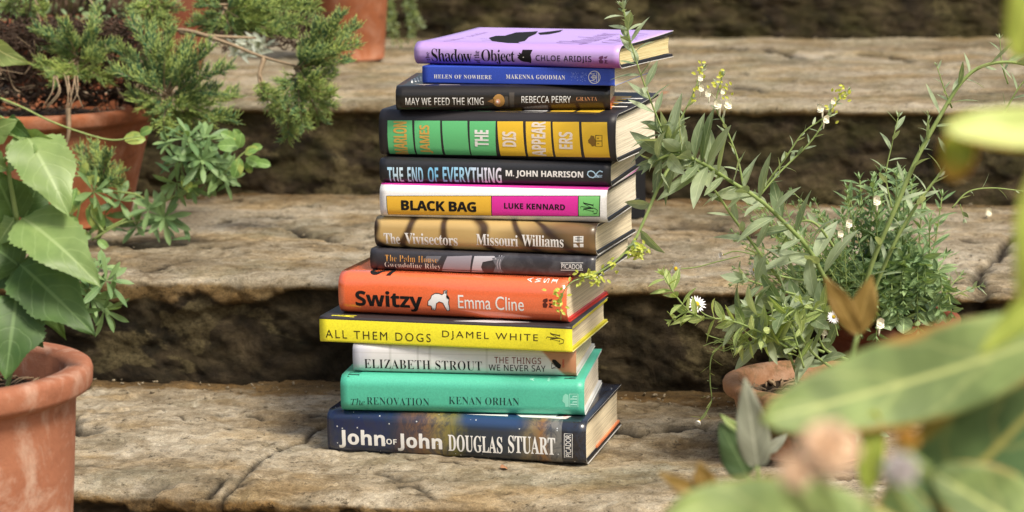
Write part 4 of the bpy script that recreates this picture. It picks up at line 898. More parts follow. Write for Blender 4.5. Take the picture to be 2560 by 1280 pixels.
def spray(mf, mw, P, rg, dens=1., side=.020, tone=.5):
    """one juniper spray along the path P: side branchlets each carrying short scale twigs"""
    C = catmull(P, 8); tube(mw, C, .0016, .0006, 4, rg.random()); n = len(C); tot = sum((C[i + 1] - C[i]).length for i in range(n - 1))
    k = max(6, int(tot / .0030 * dens)); plane = Vector((0, -1, .15)).normalized()
    for i in range(k):
        t = .12 + .88 * (i + rg.random()) / k; f = t * (n - 1); j = min(int(f), n - 2); p = C[j].lerp(C[j + 1], f - j); ax = (C[j + 1] - C[j]).normalized()
        sd = ax.cross(plane).normalized() * (1 if i % 2 else -1); out = (sd + plane * rg.uniform(-.9, .9)).normalized()
        d = (ax * rg.uniform(.9, 1.5) + out * rg.uniform(.5, .9) + Vector((0, 0, .25))).normalized(); L = side * rg.uniform(.55, 1.2) * (1.15 - .6 * t) 
        q = p; tn = min(1, max(0, tone + rg.uniform(-.5, .5))); m_ = max(5, int(L / .0016))
        for s_ in range(m_):
            q2 = q + d * L / m_; a, b = perp(d); an = rg.uniform(0, 6.28); o_ = a * math.cos(an) + b * math.sin(an)
            twig(mf, q, (d * 1.0 + o_ * .75).normalized(), rg.uniform(.004, .009), .00055, tn); 
            if s_ % 2 == 0: twig(mf, q, (d * 1.2 - o_ * .6).normalized(), rg.uniform(.004, .009), .00055, tn)
            q = q2; d = (d + Vector((rg.uniform(-.06, .06), rg.uniform(-.06, .06), .03))).normalized()
        twig(mf, q, d, .008, .00045, tn)
def path_px(pts): return [atY(a, b, y) for a, b, y in pts]
rg = random.Random(5)
jr = empty('juniper_shrub', PJ - Vector((0, 0, .02))); tag(jr, 'sprawling juniper with fine blue and yellow green sprays, spilling over the left planter', 'shrub')
mf, mw = MB(), MB(); yj = PJ.y
HUB = [((400, 215), yj - .10), ((190, 150), yj - .06), ((720, 170), yj - .10), ((640, 40), yj - .04), ((430, 20), yj - .04), ((90, 30), yj)]
# woody branches
for pts in ([(120, 250, yj), (130, 150, yj), (95, 40, yj), (80, -40, yj)], [(300, 255, yj), (330, 150, yj - .03), (390, 60, yj - .05), (460, -10, yj - .05)], [(300, 255, yj), (380, 110, yj - .05), (450, 75, yj - .08), (560, 105, yj - .1), (650, 140, yj - .11), (740, 165, yj - .12)],
            [(450, 80, yj - .08), (530, 90, yj - .09), (640, 95, yj - .08)], [(660, 145, yj - .11), (650, 200, yj - .12), (700, 260, yj - .13)], [(240, 130, yj), (250, 60, yj), (215, -20, yj)], [(170, 270, yj - .14), (172, 330, yj - .15), (165, 365, yj - .15)]):
    tube(mw, catmull(path_px(pts)), .0034, .0016, 6, rg.random())
fan = [((420, 235), yj - .11, [(330, 60), (300, 130), (375, 70), (425, 75), (470, 110), (520, 120), (570, 170), (585, 240), (580, 300), (530, 310), (470, 330), (420, 335), (370, 280), (330, 240), (285, 180), (455, 160), (390, 150), (540, 230), (500, 250), (460, 260)], .021),
       ((200, 150), yj - .07, [(95, 75), (110, 120), (100, 165), (130, 200), (160, 60), (215, 190), (250, 150), (240, 30), (235, 75), (280, 120), (270, 200), (180, 100)], .017),
       ((745, 175), yj - .12, [(800, 60), (850, 40), (885, 70), (890, 110), (870, 150), (835, 185), (790, 200), (830, 235), (820, 270), (800, 300), (770, 250), (760, 320), (720, 345), (700, 260), (710, 210), (810, 130)], .019),
       ((560, 20), yj - .05, [(480, 60), (520, 70), (640, 70), (700, 60), (760, 55), (790, 20), (680, 20), (600, 80), (560, 60), (730, 85), (650, 40), (500, 10), (620, -10), (770, -20)], .019),
       ((380, -20), yj - .05, [(330, 30), (380, 45), (420, 60), (440, 20), (400, 50)], .017), ((70, -20), yj, [(20, 20), (60, 50), (110, 30), (30, -10)], .015),
       ((245, 470), yj - .17, [(200, 370), (235, 365), (270, 385), (300, 430), (205, 410), (255, 400), (300, 460)], .014), ((640, 190), yj - .13, [(690, 240), (700, 300), (665, 250)], .012)]
for (c0, yy, tips, sdl) in fan:
    for (tx_, ty_) in tips:
        y2 = yy + rg.uniform(-.05, .03); mx_, my_ = (c0[0] + tx_) / 2 + rg.uniform(-12, 12), (c0[1] + ty_) / 2 + (14 if ty_ > c0[1] else -4)
        P = path_px([(c0[0] + rg.uniform(-12, 12), c0[1] + rg.uniform(-10, 10), yy), (mx_, my_, (yy + y2) / 2 - .008), (tx_, ty_, y2)])
        spray(mf, mw, P, rg, 1.25, sdl, .35 if ty_ < c0[1] else .75)
for i in range(60):     # dead twigs and old roots in the planter
    a = rg.uniform(-20, 380); b0_ = rg.uniform(120, 260); yy = yj - rg.uniform(0, .1)
    P = path_px([(a, b0_, yy), (a + rg.uniform(-30, 30), b0_ + rg.uniform(-40, 20), yy), (a + rg.uniform(-60, 60), b0_ + rg.uniform(-80, 60), yy - .01)])
    tube(mw, catmull(P, 4), rg.uniform(.0005, .0012), .0003, 4, 1.)
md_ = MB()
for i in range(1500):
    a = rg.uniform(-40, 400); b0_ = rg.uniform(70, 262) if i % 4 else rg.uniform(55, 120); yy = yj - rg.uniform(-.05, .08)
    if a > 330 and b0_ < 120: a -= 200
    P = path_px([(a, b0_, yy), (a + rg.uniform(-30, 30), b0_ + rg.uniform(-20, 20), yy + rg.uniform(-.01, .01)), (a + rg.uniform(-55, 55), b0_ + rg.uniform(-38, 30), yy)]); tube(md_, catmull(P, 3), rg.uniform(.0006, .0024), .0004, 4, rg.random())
for i in range(260):  # dark twigs added to stand in for the deep shade between the pots
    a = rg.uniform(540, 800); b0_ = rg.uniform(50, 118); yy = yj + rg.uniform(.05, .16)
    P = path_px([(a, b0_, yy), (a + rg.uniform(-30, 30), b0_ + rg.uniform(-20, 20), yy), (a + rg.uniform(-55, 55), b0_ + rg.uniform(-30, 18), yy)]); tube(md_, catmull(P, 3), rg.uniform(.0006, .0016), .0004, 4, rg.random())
ob_ = md_.build('dead_growth_and_shade', bark_mat('dead_twig_and_shade', (.012, .008, .005), (.085, .05, .03)), jr); ob_.matrix_parent_inverse = Matrix.Translation(-jr.location); tag(ob_, kind='stuff')
for i in range(9):
    a = 150 + rg.uniform(-20, 50); P = path_px([(a, 190, yj - .13), (a + rg.uniform(-15, 15), 230, yj - .15), (a + rg.uniform(-30, 30), 270, yj - .155)]); tube(mw, catmull(P, 5), .0009, .0004, 4, 1.)
mw.build('branches', M_TWG, jr).matrix_parent_inverse = Matrix.Translation(-jr.location); mf.build('foliage', M_JUN, jr).matrix_parent_inverse = Matrix.Translation(-jr.location)
def fin(root, parts):
    for nm, mb, mat in parts:
        if mb.v: o = mb.build(nm, mat, root); o.matrix_parent_inverse = Matrix.Translation(-root.location)
# grey woody backdrop growth of the upper pot
rt_ = empty('dry_shrub', PU); tag(rt_, 'tangle of bare brown stems growing from the red pot, top left', 'shrub'); mw = MB(); ml = MB()
for i in range(46):
    a = rg.uniform(-20, 360); P = path_px([(170 + (a - 170) * .6, 60, PU.y), (a, 10, PU.y - .02), (a + rg.uniform(-50, 50), -70, PU.y)]); tube(mw, catmull(P, 4), .0016, .0006, 4, rg.random())
for i in range(140):
    a = rg.uniform(-20, 380); q = atY(a, rg.uniform(-40, 62), PU.y - rg.uniform(-.03, .06)); leaf(ml, q, (rg.uniform(-1, 1), rg.uniform(-1, 0), rg.uniform(-.5, 1)), (0, -.6, 1), .014, .005, seg=3, cols=1)
fin(rt_, [('stems', mw, M_BST), ('leaves', ml, M_BUSH)])

# ---------------------------------------------------------------- stems with leaves
def sprig(ms, ml, P, r0, r1, L, W, step, ang=55, rg=random, shape='lance', grow=(1., .45), t0=0.08, per=1, seg=5, bend=.4, smooth=7, up=.35):
    C = catmull(P, smooth); tube(ms, C, r0, r1, 5, rg.random()); n = len(C); seglen = [(C[i + 1] - C[i]).length for i in range(n - 1)]; tot = sum(seglen)
    k = max(1, int(tot * (1 - t0) / step)); az = rg.uniform(0, 6.28)
    for i in range(k):
        t = t0 + (1 - t0) * (i + .5) / k; f = t * (n - 1); j = min(int(f), n - 2); p = C[j].lerp(C[j + 1], f - j); ax = (C[j + 1] - C[j]).normalized(); a, b = perp(ax)
        for q in range(per):
            az += 2.4 + rg.uniform(-.3, .3); o_ = a * math.cos(az) + b * math.sin(az); an = R(ang + rg.uniform(-14, 14)); d = ax * math.cos(an) + o_ * math.sin(an)
            sc_ = grow[0] + (grow[1] - grow[0]) * t; sc_ *= rg.uniform(.75, 1.2)
            leaf(ml, p, d, ax * .8 + Vector((0, -.3, up)), L * sc_, W * sc_, bend * rg.uniform(-.4, 1.6), .22, shape, seg, rnd=rg.random(), twist=rg.uniform(-.5, .5))
    # tip tuft
    p = C[-1]; ax = (C[-1] - C[-2]).normalized(); a, b = perp(ax)
    for q in range(5):
        az += 2.4; o_ = a * math.cos(az) + b * math.sin(az); leaf(ml, p, ax + o_ * .45, ax * .3 - o_, L * .38, W * .4, .3, .2, shape, 3, rnd=rg.random())
def rosette(ml, c, ax, L, W, n, rg, spread=(25, 95)):
    ax = Vector(ax).normalized(); a, b = perp(ax); az = rg.uniform(0, 6)
    for i in range(n):
        az += 2.4; o_ = a * math.cos(az) + b * math.sin(az); an = R(spread[0] + (spread[1] - spread[0]) * i / n); d = ax * math.cos(an) + o_ * math.sin(an)
        leaf(ml, c - ax * .004 * i / n, d, ax * math.sin(an) - o_ * math.cos(an) + ax * .3, L * (.55 + .5 * i / n) * rg.uniform(.85, 1.1), W * (.65 + .4 * i / n), .35, .16, 'obov', 7, rnd=rg.random() * .7 + .15)
# left rosette plant
def atL(a, b_, Y):
    """pixel to point that stays above the middle step, or in front of its riser"""
    q = atZ(a, b_ + 14, Z2); lim = q.y if b_ < 705 else (GX * G1).y - .05
    if q.dot(GX) < G1 + .01: lim = (atP(a, b_, GX * (G1 - .05), GX)).y
    return atY(a, b_, min(Y, lim))
rg = random.Random(21); ry = yj - .2
r_ = empty('rosette_plant', atY(430, 470, ry)); tag(r_, 'leafy plant with star shaped green rosettes, in front of the left planter', 'plant'); ms, ml = MB(), MB(); ry0 = ry
cam_ax = lambda a, b, c: Vector((a, b, c))
RS = [((470, 345), (.1, -.2, 1.), 13, .034), ((505, 400), (.4, -.8, .4), 16, .032), ((455, 400), (-.5, -.7, .3), 12, .030), ((545, 415), (.7, -.5, .2), 13, .030), ((410, 543), (.05, -1., .25), 16, .031), ((340, 565), (-.4, -.7, .5), 10, .026),
      ((238, 478), (.9, -.3, .3), 14, .030), ((262, 540), (.6, -.6, -.2), 10, .028), ((228, 745), (.5, -.7, -.1), 15, .031), ((200, 690), (-.1, -.6, .8), 12, .028), ((250, 668), (.5, -.4, .7), 10, .024), ((420, 355), (-.6, -.5, .5), 8, .022), ((520, 460), (.5, -.5, -.4), 9, .024), ((170, 720), (-.4, -.6, .2), 9, .026), ((268, 700), (.7, -.5, .5), 11, .030), ((262, 775), (.6, -.6, -.5), 12, .032), ((370, 520), (-.3, -.6, .5), 9, .028), ((560, 445), (.8, -.4, -.1), 10, .030), ((510, 350), (.4, -.6, .8), 10, .030), ((440, 460), (-.4, -.6, -.3), 10, .028), ((300, 500), (.3, -.6, .5), 9, .028), ((480, 470), (.0, -.6, -.5), 9, .024)]
cs = []
for (pc, ax, n, L) in RS:
    c = atL(pc[0], pc[1], ry + rg.uniform(-.03, .03)); rosette(ml, c, ax, L * 1.32, .0082, n, rg); cs.append(c)
for pts in ([(470, 440), (480, 400), (470, 350)], [(475, 470), (490, 430), (505, 400)], [(260, 575), (330, 540), (410, 505), (490, 455), (520, 425)], [(475, 470), (455, 430), (455, 400)], [(510, 450), (530, 430), (545, 415)], [(230, 600), (300, 560), (360, 550), (410, 543)], [(160, 560), (200, 510), (238, 478)], [(215, 640), (222, 690), (228, 745)], [(215, 600), (210, 650), (200, 690)], [(240, 470), (300, 480), (345, 488), (390, 520)], [(520, 470), (560, 430), (545, 415)]):
    tube(ms, catmull([atL(a, b_, ry + .005) for a, b_ in pts]), .0016, .0011, 6, rg.random())
for i in range(45):
    pc = rg.choice([(470, 400, 90, 60), (520, 420, 70, 50), (230, 710, 50, 60), (390, 560, 70, 40)]); q = atL(pc[0] + rg.gauss(0, 1) * pc[2] * .5, pc[1] + rg.gauss(0, 1) * pc[3] * .5, ry + rg.uniform(0, .05))
    leaf(ml, q, (rg.uniform(-1, 1), rg.uniform(-.6, .1), rg.uniform(-.6, .6)), (0, -.5, 1), .026, .0062, .4, .2, 'obov', 6, rnd=rg.random() * .4)
fin(r_, [('stems', ms, M_GST), ('leaves', ml, M_ROS)])
# variegated round-leaved plant
r_ = empty('variegated_plant', atY(600, 390, ry)); tag(r_, 'round leaved yellow and green marbled plant trailing among the rosettes', 'plant'); ms, ml = MB(), MB()
VL = [((590, 350), (-.7, .5), .020), ((600, 365), (-1., .15), .026), ((598, 370), (.2, 1.), .018), ((612, 385), (.8, .5), .018), ((615, 395), (1., -.35), .022), ((640, 405), (.9, -.1), .018), ((600, 395), (-.3, -1.), .024), ((618, 400), (.2, -1.), .016), ((625, 372), (.6, .2), .016), ((605, 350), (-.6, .9), .016),
      ((205, 440), (.3, .8), .018), ((215, 455), (.8, .3), .018), ((190, 470), (-.2, -.8), .030), ((225, 510), (.4, -1.), .034), ((180, 500), (-1, .2), .022), ((100, 440), (-.6, .5), .022), ((245, 600), (.6, -.4), .016), ((230, 590), (-.9, .1), .02), ((90, 600), (-.5, -.6), .018), ((310, 345), (1., .05), .026), ((350, 335), (.5, .3), .018), ((160, 540), (.8, -.4), .02), ((120, 520), (-.4, -.5), .018), ((480, 480), (-.3, .6), .02)]
for (pc, dd_, L) in VL:
    leaf(ml, atL(pc[0], pc[1], ry - .02 + rg.uniform(-.015, .02)), (dd_[0], -.35, dd_[1]), (rg.uniform(-.3, .3), -1, .5), L, L * .62, .5, .2, 'round', 8, rnd=rg.random(), wave=.03, cols=3)
for pts in ([(0, 245), (60, 270), (120, 300), (200, 330), (280, 350), (350, 340)], [(0, 290), (40, 320)], [(490, 455), (560, 430), (600, 390), (620, 375)], [(60, 470), (130, 440), (205, 440)], [(260, 580), (230, 540), (225, 510)], [(190, 560), (200, 500), (190, 470)], [(10, 470), (60, 455)]):
    tube(ms, catmull([atL(a, b_, ry - .01) for a, b_ in pts]), .0013, .001, 6, rg.random())
leaf(ml, atL(137, 535, ry - .03), (-.4, -.5, .6), (0, -1, .3), .010, .006, .4, .2, 'round', 5, rnd=1.); leaf(ml, atL(130, 520, ry - .03), (.5, -.5, -.6), (0, -1, .3), .010, .006, .4, .2, 'round', 5, rnd=1.)
fin(r_, [('stems', ms, M_GST), ('leaves', ml, M_VAR)])
# small plants on the upper step
r_ = empty('trailing_plant', atY(985, 60, G3 - .05)); tag(r_, 'small leaved plant hanging beside the tall pot on the third step', 'plant'); ms, ml = MB(), MB()
yt_ = atZ(1000, 125, Z3).y
for i in range(17):
    a = rg.uniform(930, 1045); P = [atY(a - 10, -30, yt_), atY(a, 30, yt_ - .01), atY(a + rg.uniform(-10, 18), rg.uniform(45, 118), yt_ - .02)]
    sprig(ms, ml, P, .0009, .0005, .012, .0065, .006, 60, rg, 'ovate', (1, .8), per=2, seg=3)
fin(r_, [('stems', ms, M_GST), ('leaves', ml, M_SILV)])
r_ = empty('silver_plant', atZ(650, 160, Z3)); tag(r_, 'small silvery white foliage plant behind the juniper branch', 'plant'); ml = MB(); ys_ = yj + .06
for i in range(70):
    c = atY(rg.uniform(585, 665), rg.uniform(100, 145), ys_ + rg.uniform(-.03, .03)); leaf(ml, c, (rg.uniform(-1, 1), -.5, rg.uniform(-.2, 1)), (0, -1, .5), .020, .0042, .5, .3, 'lance', 4, rnd=rg.random(), cols=1)
fin(r_, [('leaves', ml, leaf_mat('silver_leaf', (.30, .36, .30), (.58, .62, .52)))])

# ---------------------------------------------------------------- serrated leaves, front left
def bigleaf(root, name, mat, base, tip, wpx, Yb, Yt, shape='acum', roll=0., bend=.35, fold=.18, seg=40, ser=.035, wave=.035, rnd=.5, cols=4, thick=0.):
    B_, T_ = atY(base[0], base[1], Yb), atY(tip[0], tip[1], Yt); d = T_ - B_; L = d.length; v = (CL - (B_ + T_) / 2).normalized()
    n = v - d.normalized() * v.dot(d.normalized()); n.normalize(); s = d.normalized().cross(n); n = (n * math.cos(roll) + s * math.sin(roll))
    W = wpx * ((B_ + T_) / 2 - CL).length / FPX / max(.3, math.cos(roll)); mb = MB(); dn = d.normalized()
    d0 = dn * math.cos(bend / 2) + n * math.sin(bend / 2); n0 = n * math.cos(bend / 2) - dn * math.sin(bend / 2)
    leaf(mb, B_, d0, n0, L * (1 + bend * bend / 24), W, bend, fold, shape, seg, ser, rnd, wave, cols)
    o = mb.build(name, mat, root); o.matrix_parent_inverse = Matrix.Translation(-root.location)
    if thick: md = o.modifiers.new('thickness', 'SOLIDIFY'); md.thickness = thick; md.offset = 0
    return o
random.seed(31)
r_ = empty('serrated_plant', PF - Vector((0, 0, .03))); tag(r_, 'plant with broad serrated green leaves growing from the front left pot', 'plant')
yf = -.30
for base, tip, wpx, mt, yb, yt, roll, bend, rn in [
    ((70, 345), (172, 540), 150, M_RAL, yf, yf - .03, -.3, .5, .6), ((75, 350), (22, 432), 70, M_RAL, yf, yf - .01, .5, .4, .5), ((78, 340), (-5, 330), 60, M_RAL, yf + .02, yf, 1.0, .2, .4), ((65, 345), (140, 350), 62, M_RAL, yf + .01, yf, .6, .4, .5),
    ((-60, 340), (45, 300), 80, M_RAL, yf, yf, .3, .4, .5), ((-40, 390), (20, 425), 70, M_RAL, yf, yf, .3, .3, .2), ((-30, 100), (78, 160), 62, M_LIME, yf, yf - .02, .5, 1.1, .4),
    ((58, 545), (252, 718), 150, M_RAL, yf - .01, yf - .05, -.35, .6, .45), ((60, 548), (100, 445), 92, M_RAS, yf + .02, yf + .03, .2, .3, .5), ((38, 548), (-20, 420), 120, M_RAS, yf + .01, yf, .3, .3, .9), ((35, 550), (-5, 610), 75, M_RAL, yf, yf, .4, .3, .3),
    ((50, 660), (238, 838), 158, M_RAS, yf - .01, yf - .04, -.1, .4, .45), ((48, 665), (-40, 600), 110, M_RAS, yf, yf, .2, .4, .7), ((52, 665), (-30, 720), 80, M_RAS, yf, yf, .2, .3, .4), ((42, 740), (14, 948), 170, M_RAS, yf - .02, yf - .05, .05, .35, .35), ((60, 770), (108, 870), 60, M_RAS, yf, yf - .02, .8, .3, .4),
    ((20, 300), (80, 345), 44, M_RAS, yf + .01, yf, .5, .4, .5), ((95, 700), (165, 850), 70, M_RAS, yf + .03, yf + .03, .5, .4, .9)]:
    bigleaf(r_, 'leaf', mt, base, tip, wpx, yb, yt, roll=roll, bend=bend, rnd=rn)
ms = MB()
for pts in ([(45, 745), (52, 700), (55, 662), (48, 600), (42, 548)], [(35, 900), (40, 820), (45, 745)], [(42, 548), (30, 480), (20, 420)], [(-10, 415), (30, 385), (75, 345)], [(-30, 560), (10, 552), (45, 546)], [(35, 900), (20, 960), (10, 1010)], [(-40, 120), (-60, 300), (-50, 600), (-20, 900)], [(-10, 440), (-40, 460)]):
    tube(ms, catmull([atY(a, b_, yf + .005) for a, b_ in pts]), .0023, .0017, 7, .4)
fin(r_, [('stems', ms, M_GST)])

# ---------------------------------------------------------------- right hand plants
rg = random.Random(77); y1 = Y0
r_ = empty('toadflax', PR); tag(r_, 'toadflax with arching stems of grey green leaves, rising from the mossy pot beside the books', 'plant'); ms, ml, mq = MB(), MB(), MB()
def px3(pts): return [atY(a, b_, y1 + c) for a, b_, c in pts]
# climbing stem in front of the top books
sprig(ms, ml, px3([(1690, 420, .0), (1665, 350, -.01), (1630, 260, -.015), (1600, 180, -.02), (1578, 110, -.02), (1560, 25, -.02)]), .0011, .0005, .030, .0085, .012, 55, rg, grow=(.85, .85), per=2)
sprig(ms, ml, px3([(1575, 120, -.02), (1568, 70, -.02), (1556, 18, -.02)]), .0006, .0004, .020, .007, .008, 55, rg, per=2)
# stem down to the yellow buds
tube(ms, catmull(px3([(1735, 370, 0), (1690, 395, -.01), (1650, 460, -.02), (1615, 540, -.03), (1580, 610, -.035), (1530, 660, -.04), (1470, 695, -.04)])), .0020, .0009, 7, .8)
sprig(ms, ml, px3([(1690, 395, -.01), (1650, 460, -.02), (1615, 540, -.03), (1590, 600, -.035)]), .0012, .0008, .034, .012, .022, 60, rg, shape='ovate', grow=(1, .9))
# the crown of leaves around the bend
sprig(ms, ml, px3([(2090, 740, .02), (2060, 690, .02), (2020, 620, .015), (1960, 555, .01), (1900, 500, 0), (1830, 455, 0), (1760, 410, -.01), (1690, 385, -.01), (1640, 400, -.02)]), .0026, .0012, .050, .0145, .0055, 60, rg, grow=(1.05, .85), t0=.12)
sprig(ms, ml, px3([(1800, 440, 0), (1740, 400, -.01), (1690, 370, -.01), (1650, 330, -.01)]), .0012, .0008, .048, .0145, .0055, 62, rg, grow=(1, .9), per=2)
sprig(ms, ml, px3([(1950, 700, .02), (1890, 620, .02), (1830, 540, .01), (1790, 480, 0), (1740, 420, -.01)]), .0016, .0009, .036, .0105, .009, 55, rg)
# flowering stems
FL = [([(1660, 380, 0), (1690, 320, 0), (1730, 240, .005), (1757, 172, .01)], .010), ([(1860, 480, .01), (1845, 400, .01), (1815, 320, .01), (1790, 265, .01), (1805, 190, .01)], .013), ([(1890, 500, .01), (1950, 430, .015), (2030, 350, .02), (2080, 270, .02), (2118, 230, .02)], .014), ([(1900, 480, .02), (1960, 400, .02), (2010, 330, .02), (2070, 290, .02)], .014)]
for P, st in FL: sprig(ms, ml, px3(P), .0011, .0005, .018, .0042, .0058, 38, rg, grow=(1, .45))
BUD = MB()
def buds(P, n, mat_i=0):
    for i in range(n):
        c = atY(*P) + Vector((rg.gauss(0, .0035), rg.gauss(0, .003), rg.gauss(0, .006))); d = Vector((rg.uniform(-1, 1), -.3, rg.uniform(0, 1))); leaf(BUD, c, d, (0, -1, .3), .0042, .0024, .3, .5, 'round', 4, rnd=1., cols=1)
for P, n in (((1755, 180, y1 + .01), 16), ((1805, 200, y1 + .01), 16), ((2105, 240, y1 + .02), 16), ((1735, 235, y1), 8), ((1815, 235, y1 + .01), 8), ((2080, 275, y1 + .02), 10)): buds(P, n)
CREAM = flat((.92, .87, .68), .6, .3, 'cream_petal_skin')
def snap(c, d, L, mb):
    """two-lipped cream flower with a spur"""
    d = Vector(d).normalized()
    for o_, s_, w_ in (((0, 0, 1), 1., .8), ((.5, 0, .8), .8, .6), ((-.5, 0, .8), .8, .6), ((0, -.3, -.9), .75, .8), ((.6, -.3, -.6), .6, .6), ((-.6, -.3, -.6), .6, .6)):
        leaf(mb, c, d * .35 + Vector(o_) * .9, d + Vector((0, 0, .35)), L * s_ * .62, L * w_ * .75, -.35, .08, 'round', 5, rnd=rg.random(), cols=2)
    tube(mb, catmull([c + d * L * .15, c - d * L * .3 - Vector((0, 0, L * .1)), c - d * L * .5 - Vector((0, 0, L * .8))], 4), L * .22, L * .05, 6, .3)
CRM = leaf_mat('cream_petal', (.80, .76, .56), (.90, .86, .76), rib=(.86, .80, .50), veins=1, trans=.3, tip=(.85, .74, .66), white=True)
for (a, b_), L, d in [((1795, 262), .0105, (-.4, -1, .3)), ((1818, 262), .0105, (.5, -1, .3)), ((1770, 235), .008, (-.3, -1, .4)), ((1752, 222), .007, (.2, -1, .3)), ((1750, 196), .007, (.2, -1, .3)), ((1806, 230), .006, (.2, -1, .3)), ((2052, 272), .009, (-.5, -1, .2)), ((2064, 300), .0085, (.3, -1, .2)), ((2082, 255), .006, (.1, -1, .4)), ((2192, 503), .010, (-.2, -1, .3)), ((2122, 560), .009, (-.1, -1, .4)), ((2102, 585), .008, (-.4, -1, .2)), ((2060, 830), .009, (0, -1, .3)), ((2200, 810), .011, (0, -1, .3))]:
    fq = MB(); snap(atY(a, b_, y1 + (.0 if a < 2150 else -.02)), d, L * 1.15, fq); fo_ = fq.build('flower', CREAM, r_); fo_.matrix_parent_inverse = Matrix.Translation(-r_.location)
# yellow green buds at the low tip and midway
fb = BUD
for cx_, cy_, n in ((1475, 692, 22), (1500, 690, 14), (1590, 630, 34), (1605, 620, 20), (1530, 668, 8), (1400, 760, 14), (1400, 730, 10), (1440, 695, 8)):
    for i in range(n):
        c = atY(cx_ + rg.gauss(0, 10), cy_ + rg.gauss(0, 9), y1 - .04 + rg.uniform(-.006, .006)); leaf(fb, c, (rg.uniform(-1, 1), -.4, rg.uniform(-.6, 1)), (0, -1, .5), .0052, .0026, .4, .4, 'round', 3, rnd=rg.random(), cols=1)
tube(ms, catmull(px3([(1480, 690, -.04), (1430, 705, -.045), (1405, 740, -.045), (1402, 800, -.045)])), .0007, .0004, 5, .9)
for t in range(9): tube(ms, [atY(1590 + rg.uniform(-10, 10), 640, y1 - .038), atY(1600 + rg.uniform(-16, 22), 612 + rg.uniform(-10, 10), y1 - .04)], .0004, .0003, 4, 1.)
# long stems of the upper right
M2 = []
for P, kw in [([(2140, 800, .06), (2180, 660, .05), (2230, 540, .04), (2290, 400, .04), (2350, 290, .04), (2400, 210, .04), (2450, 168, .04), (2520, 155, .04), (2600, 170, .04)], dict(r0=.0028, r1=.0013, L=.030, W=.0062, step=.012)),
              ([(2170, 760, .06), (2240, 600, .05), (2300, 500, .05), (2360, 420, .05), (2400, 350, .05)], dict(r0=.0022, r1=.0009, L=.030, W=.0065, step=.009)),
              ([(2380, 270, .04), (2360, 220, .04), (2342, 165, .04)], dict(r0=.0009, r1=.0004, L=.013, W=.0032, step=.006)), ([(2230, 520, .04), (2215, 440, .04), (2230, 360, .04), (2245, 295, .04)], dict(r0=.0009, r1=.0004, L=.022, W=.0055, step=.009)),
              ([(2500, 300, .06), (2540, 230, .06), (2570, 190, .06)], dict(r0=.0012, r1=.0005, L=.022, W=.005, step=.008)), ([(2520, 210, .05), (2505, 160, .05), (2500, 100, .05)], dict(r0=.0009, r1=.0004, L=.020, W=.004, step=.014)),
              ([(2290, 400, .04), (2320, 340, .04), (2320, 285, .04)], dict(r0=.0009, r1=.0004, L=.011, W=.0026, step=.004)), ([(2380, 520, .06), (2420, 480, .06), (2480, 470, .06), (2560, 478, .06)], dict(r0=.0009, r1=.0005, L=.018, W=.003, step=.012)),
              ([(2400, 510, .06), (2410, 545, .06)], dict(r0=.0005, r1=.0003, L=.016, W=.005, step=.01)), ([(2380, 740, .07), (2420, 725, .07), (2450, 715, .07)], dict(r0=.0007, r1=.0004, L=.016, W=.007, step=.006))]:
    sprig(ms, ml, px3(P), kw['r0'], kw['r1'], kw['L'], kw['W'], kw['step'], 48, rg, grow=(1, .85), per=1)
fin(r_, [('stems', ms, M_GST), ('leaves', ml, M_SILV), ('flowers', mq, CRM), ('buds', fb, leaf_mat('bud_yellow', (.30, .40, .06), (.62, .62, .10), veins=1))])
# lower cluster spilling left
r_ = empty('hanging_toadflax', PR + Vector((-.02, .01, 0))); tag(r_, 'drooping leafy growth with pale green shoots hanging over the left of the mossy pot', 'plant'); ms, ml, mp = MB(), MB(), MB()
for P, L, W, st in [([(2080, 830, .0), (2020, 790, -.02), (1960, 770, -.03), (1900, 790, -.04), (1840, 800, -.04)], .044, .0150, .0055), ([(2060, 760, .0), (2000, 740, -.01), (1930, 720, -.01), (1870, 700, -.02)], .044, .015, .006), ([(2060, 880, -.01), (2000, 860, -.02), (1940, 850, -.03), (1880, 860, -.04)], .040, .0135, .0055), ([(2080, 920, -.02), (2030, 880, -.03), (1990, 820, -.03), (1960, 760, -.03)], .040, .0135, .0045),
                  ([(1990, 930, -.02), (1970, 880, -.02), (1930, 820, -.02), (1880, 770, -.03)], .036, .012, .005), ([(2050, 700, .02), (2000, 700, .01), (1950, 690, .01), (1900, 680, .01)], .022, .005, .007), ([(2100, 640, .04), (2040, 560, .03), (1990, 560, .03), (1950, 620, .03)], .02, .005, .008), ([(2120, 900, .0), (2060, 870, -.01), (2050, 820, -.02), (2100, 760, -.01)], .03, .010, .007)]:
    sprig(ms, ml, px3(P), .0015, .0008, L, W, st, 60, rg, grow=(1, .8), per=1)
for P, L, W, st in [([(1990, 880, -.03), (1900, 830, -.05), (1820, 800, -.05), (1740, 790, -.05), (1690, 740, -.05), (1660, 690, -.05)], .026, .0095, .0095), ([(2090, 790, -.02), (2000, 770, -.04), (1920, 830, -.05), (1850, 870, -.05)], .026, .009, .009), ([(2010, 920, -.04), (1990, 850, -.04), (1970, 790, -.04)], .022, .007, .009), ([(1760, 800, -.05), (1720, 780, -.05), (1680, 800, -.05)], .020, .008, .008)]:
    sprig(ms, mp, px3(P), .0011, .0006, L, W, st, 60, rg, grow=(1, .8), per=2, shape='lance')
for P in ([(1835, 800, -.02), (1815, 850, -.02), (1780, 890, -.02), (1775, 950, -.02), (1778, 1005, -.02), (1750, 1050, -.02)],): sprig(ms, mp, px3(P), .0008, .0005, .014, .0022, .006, 60, rg, grow=(1, .7), up=-.2)
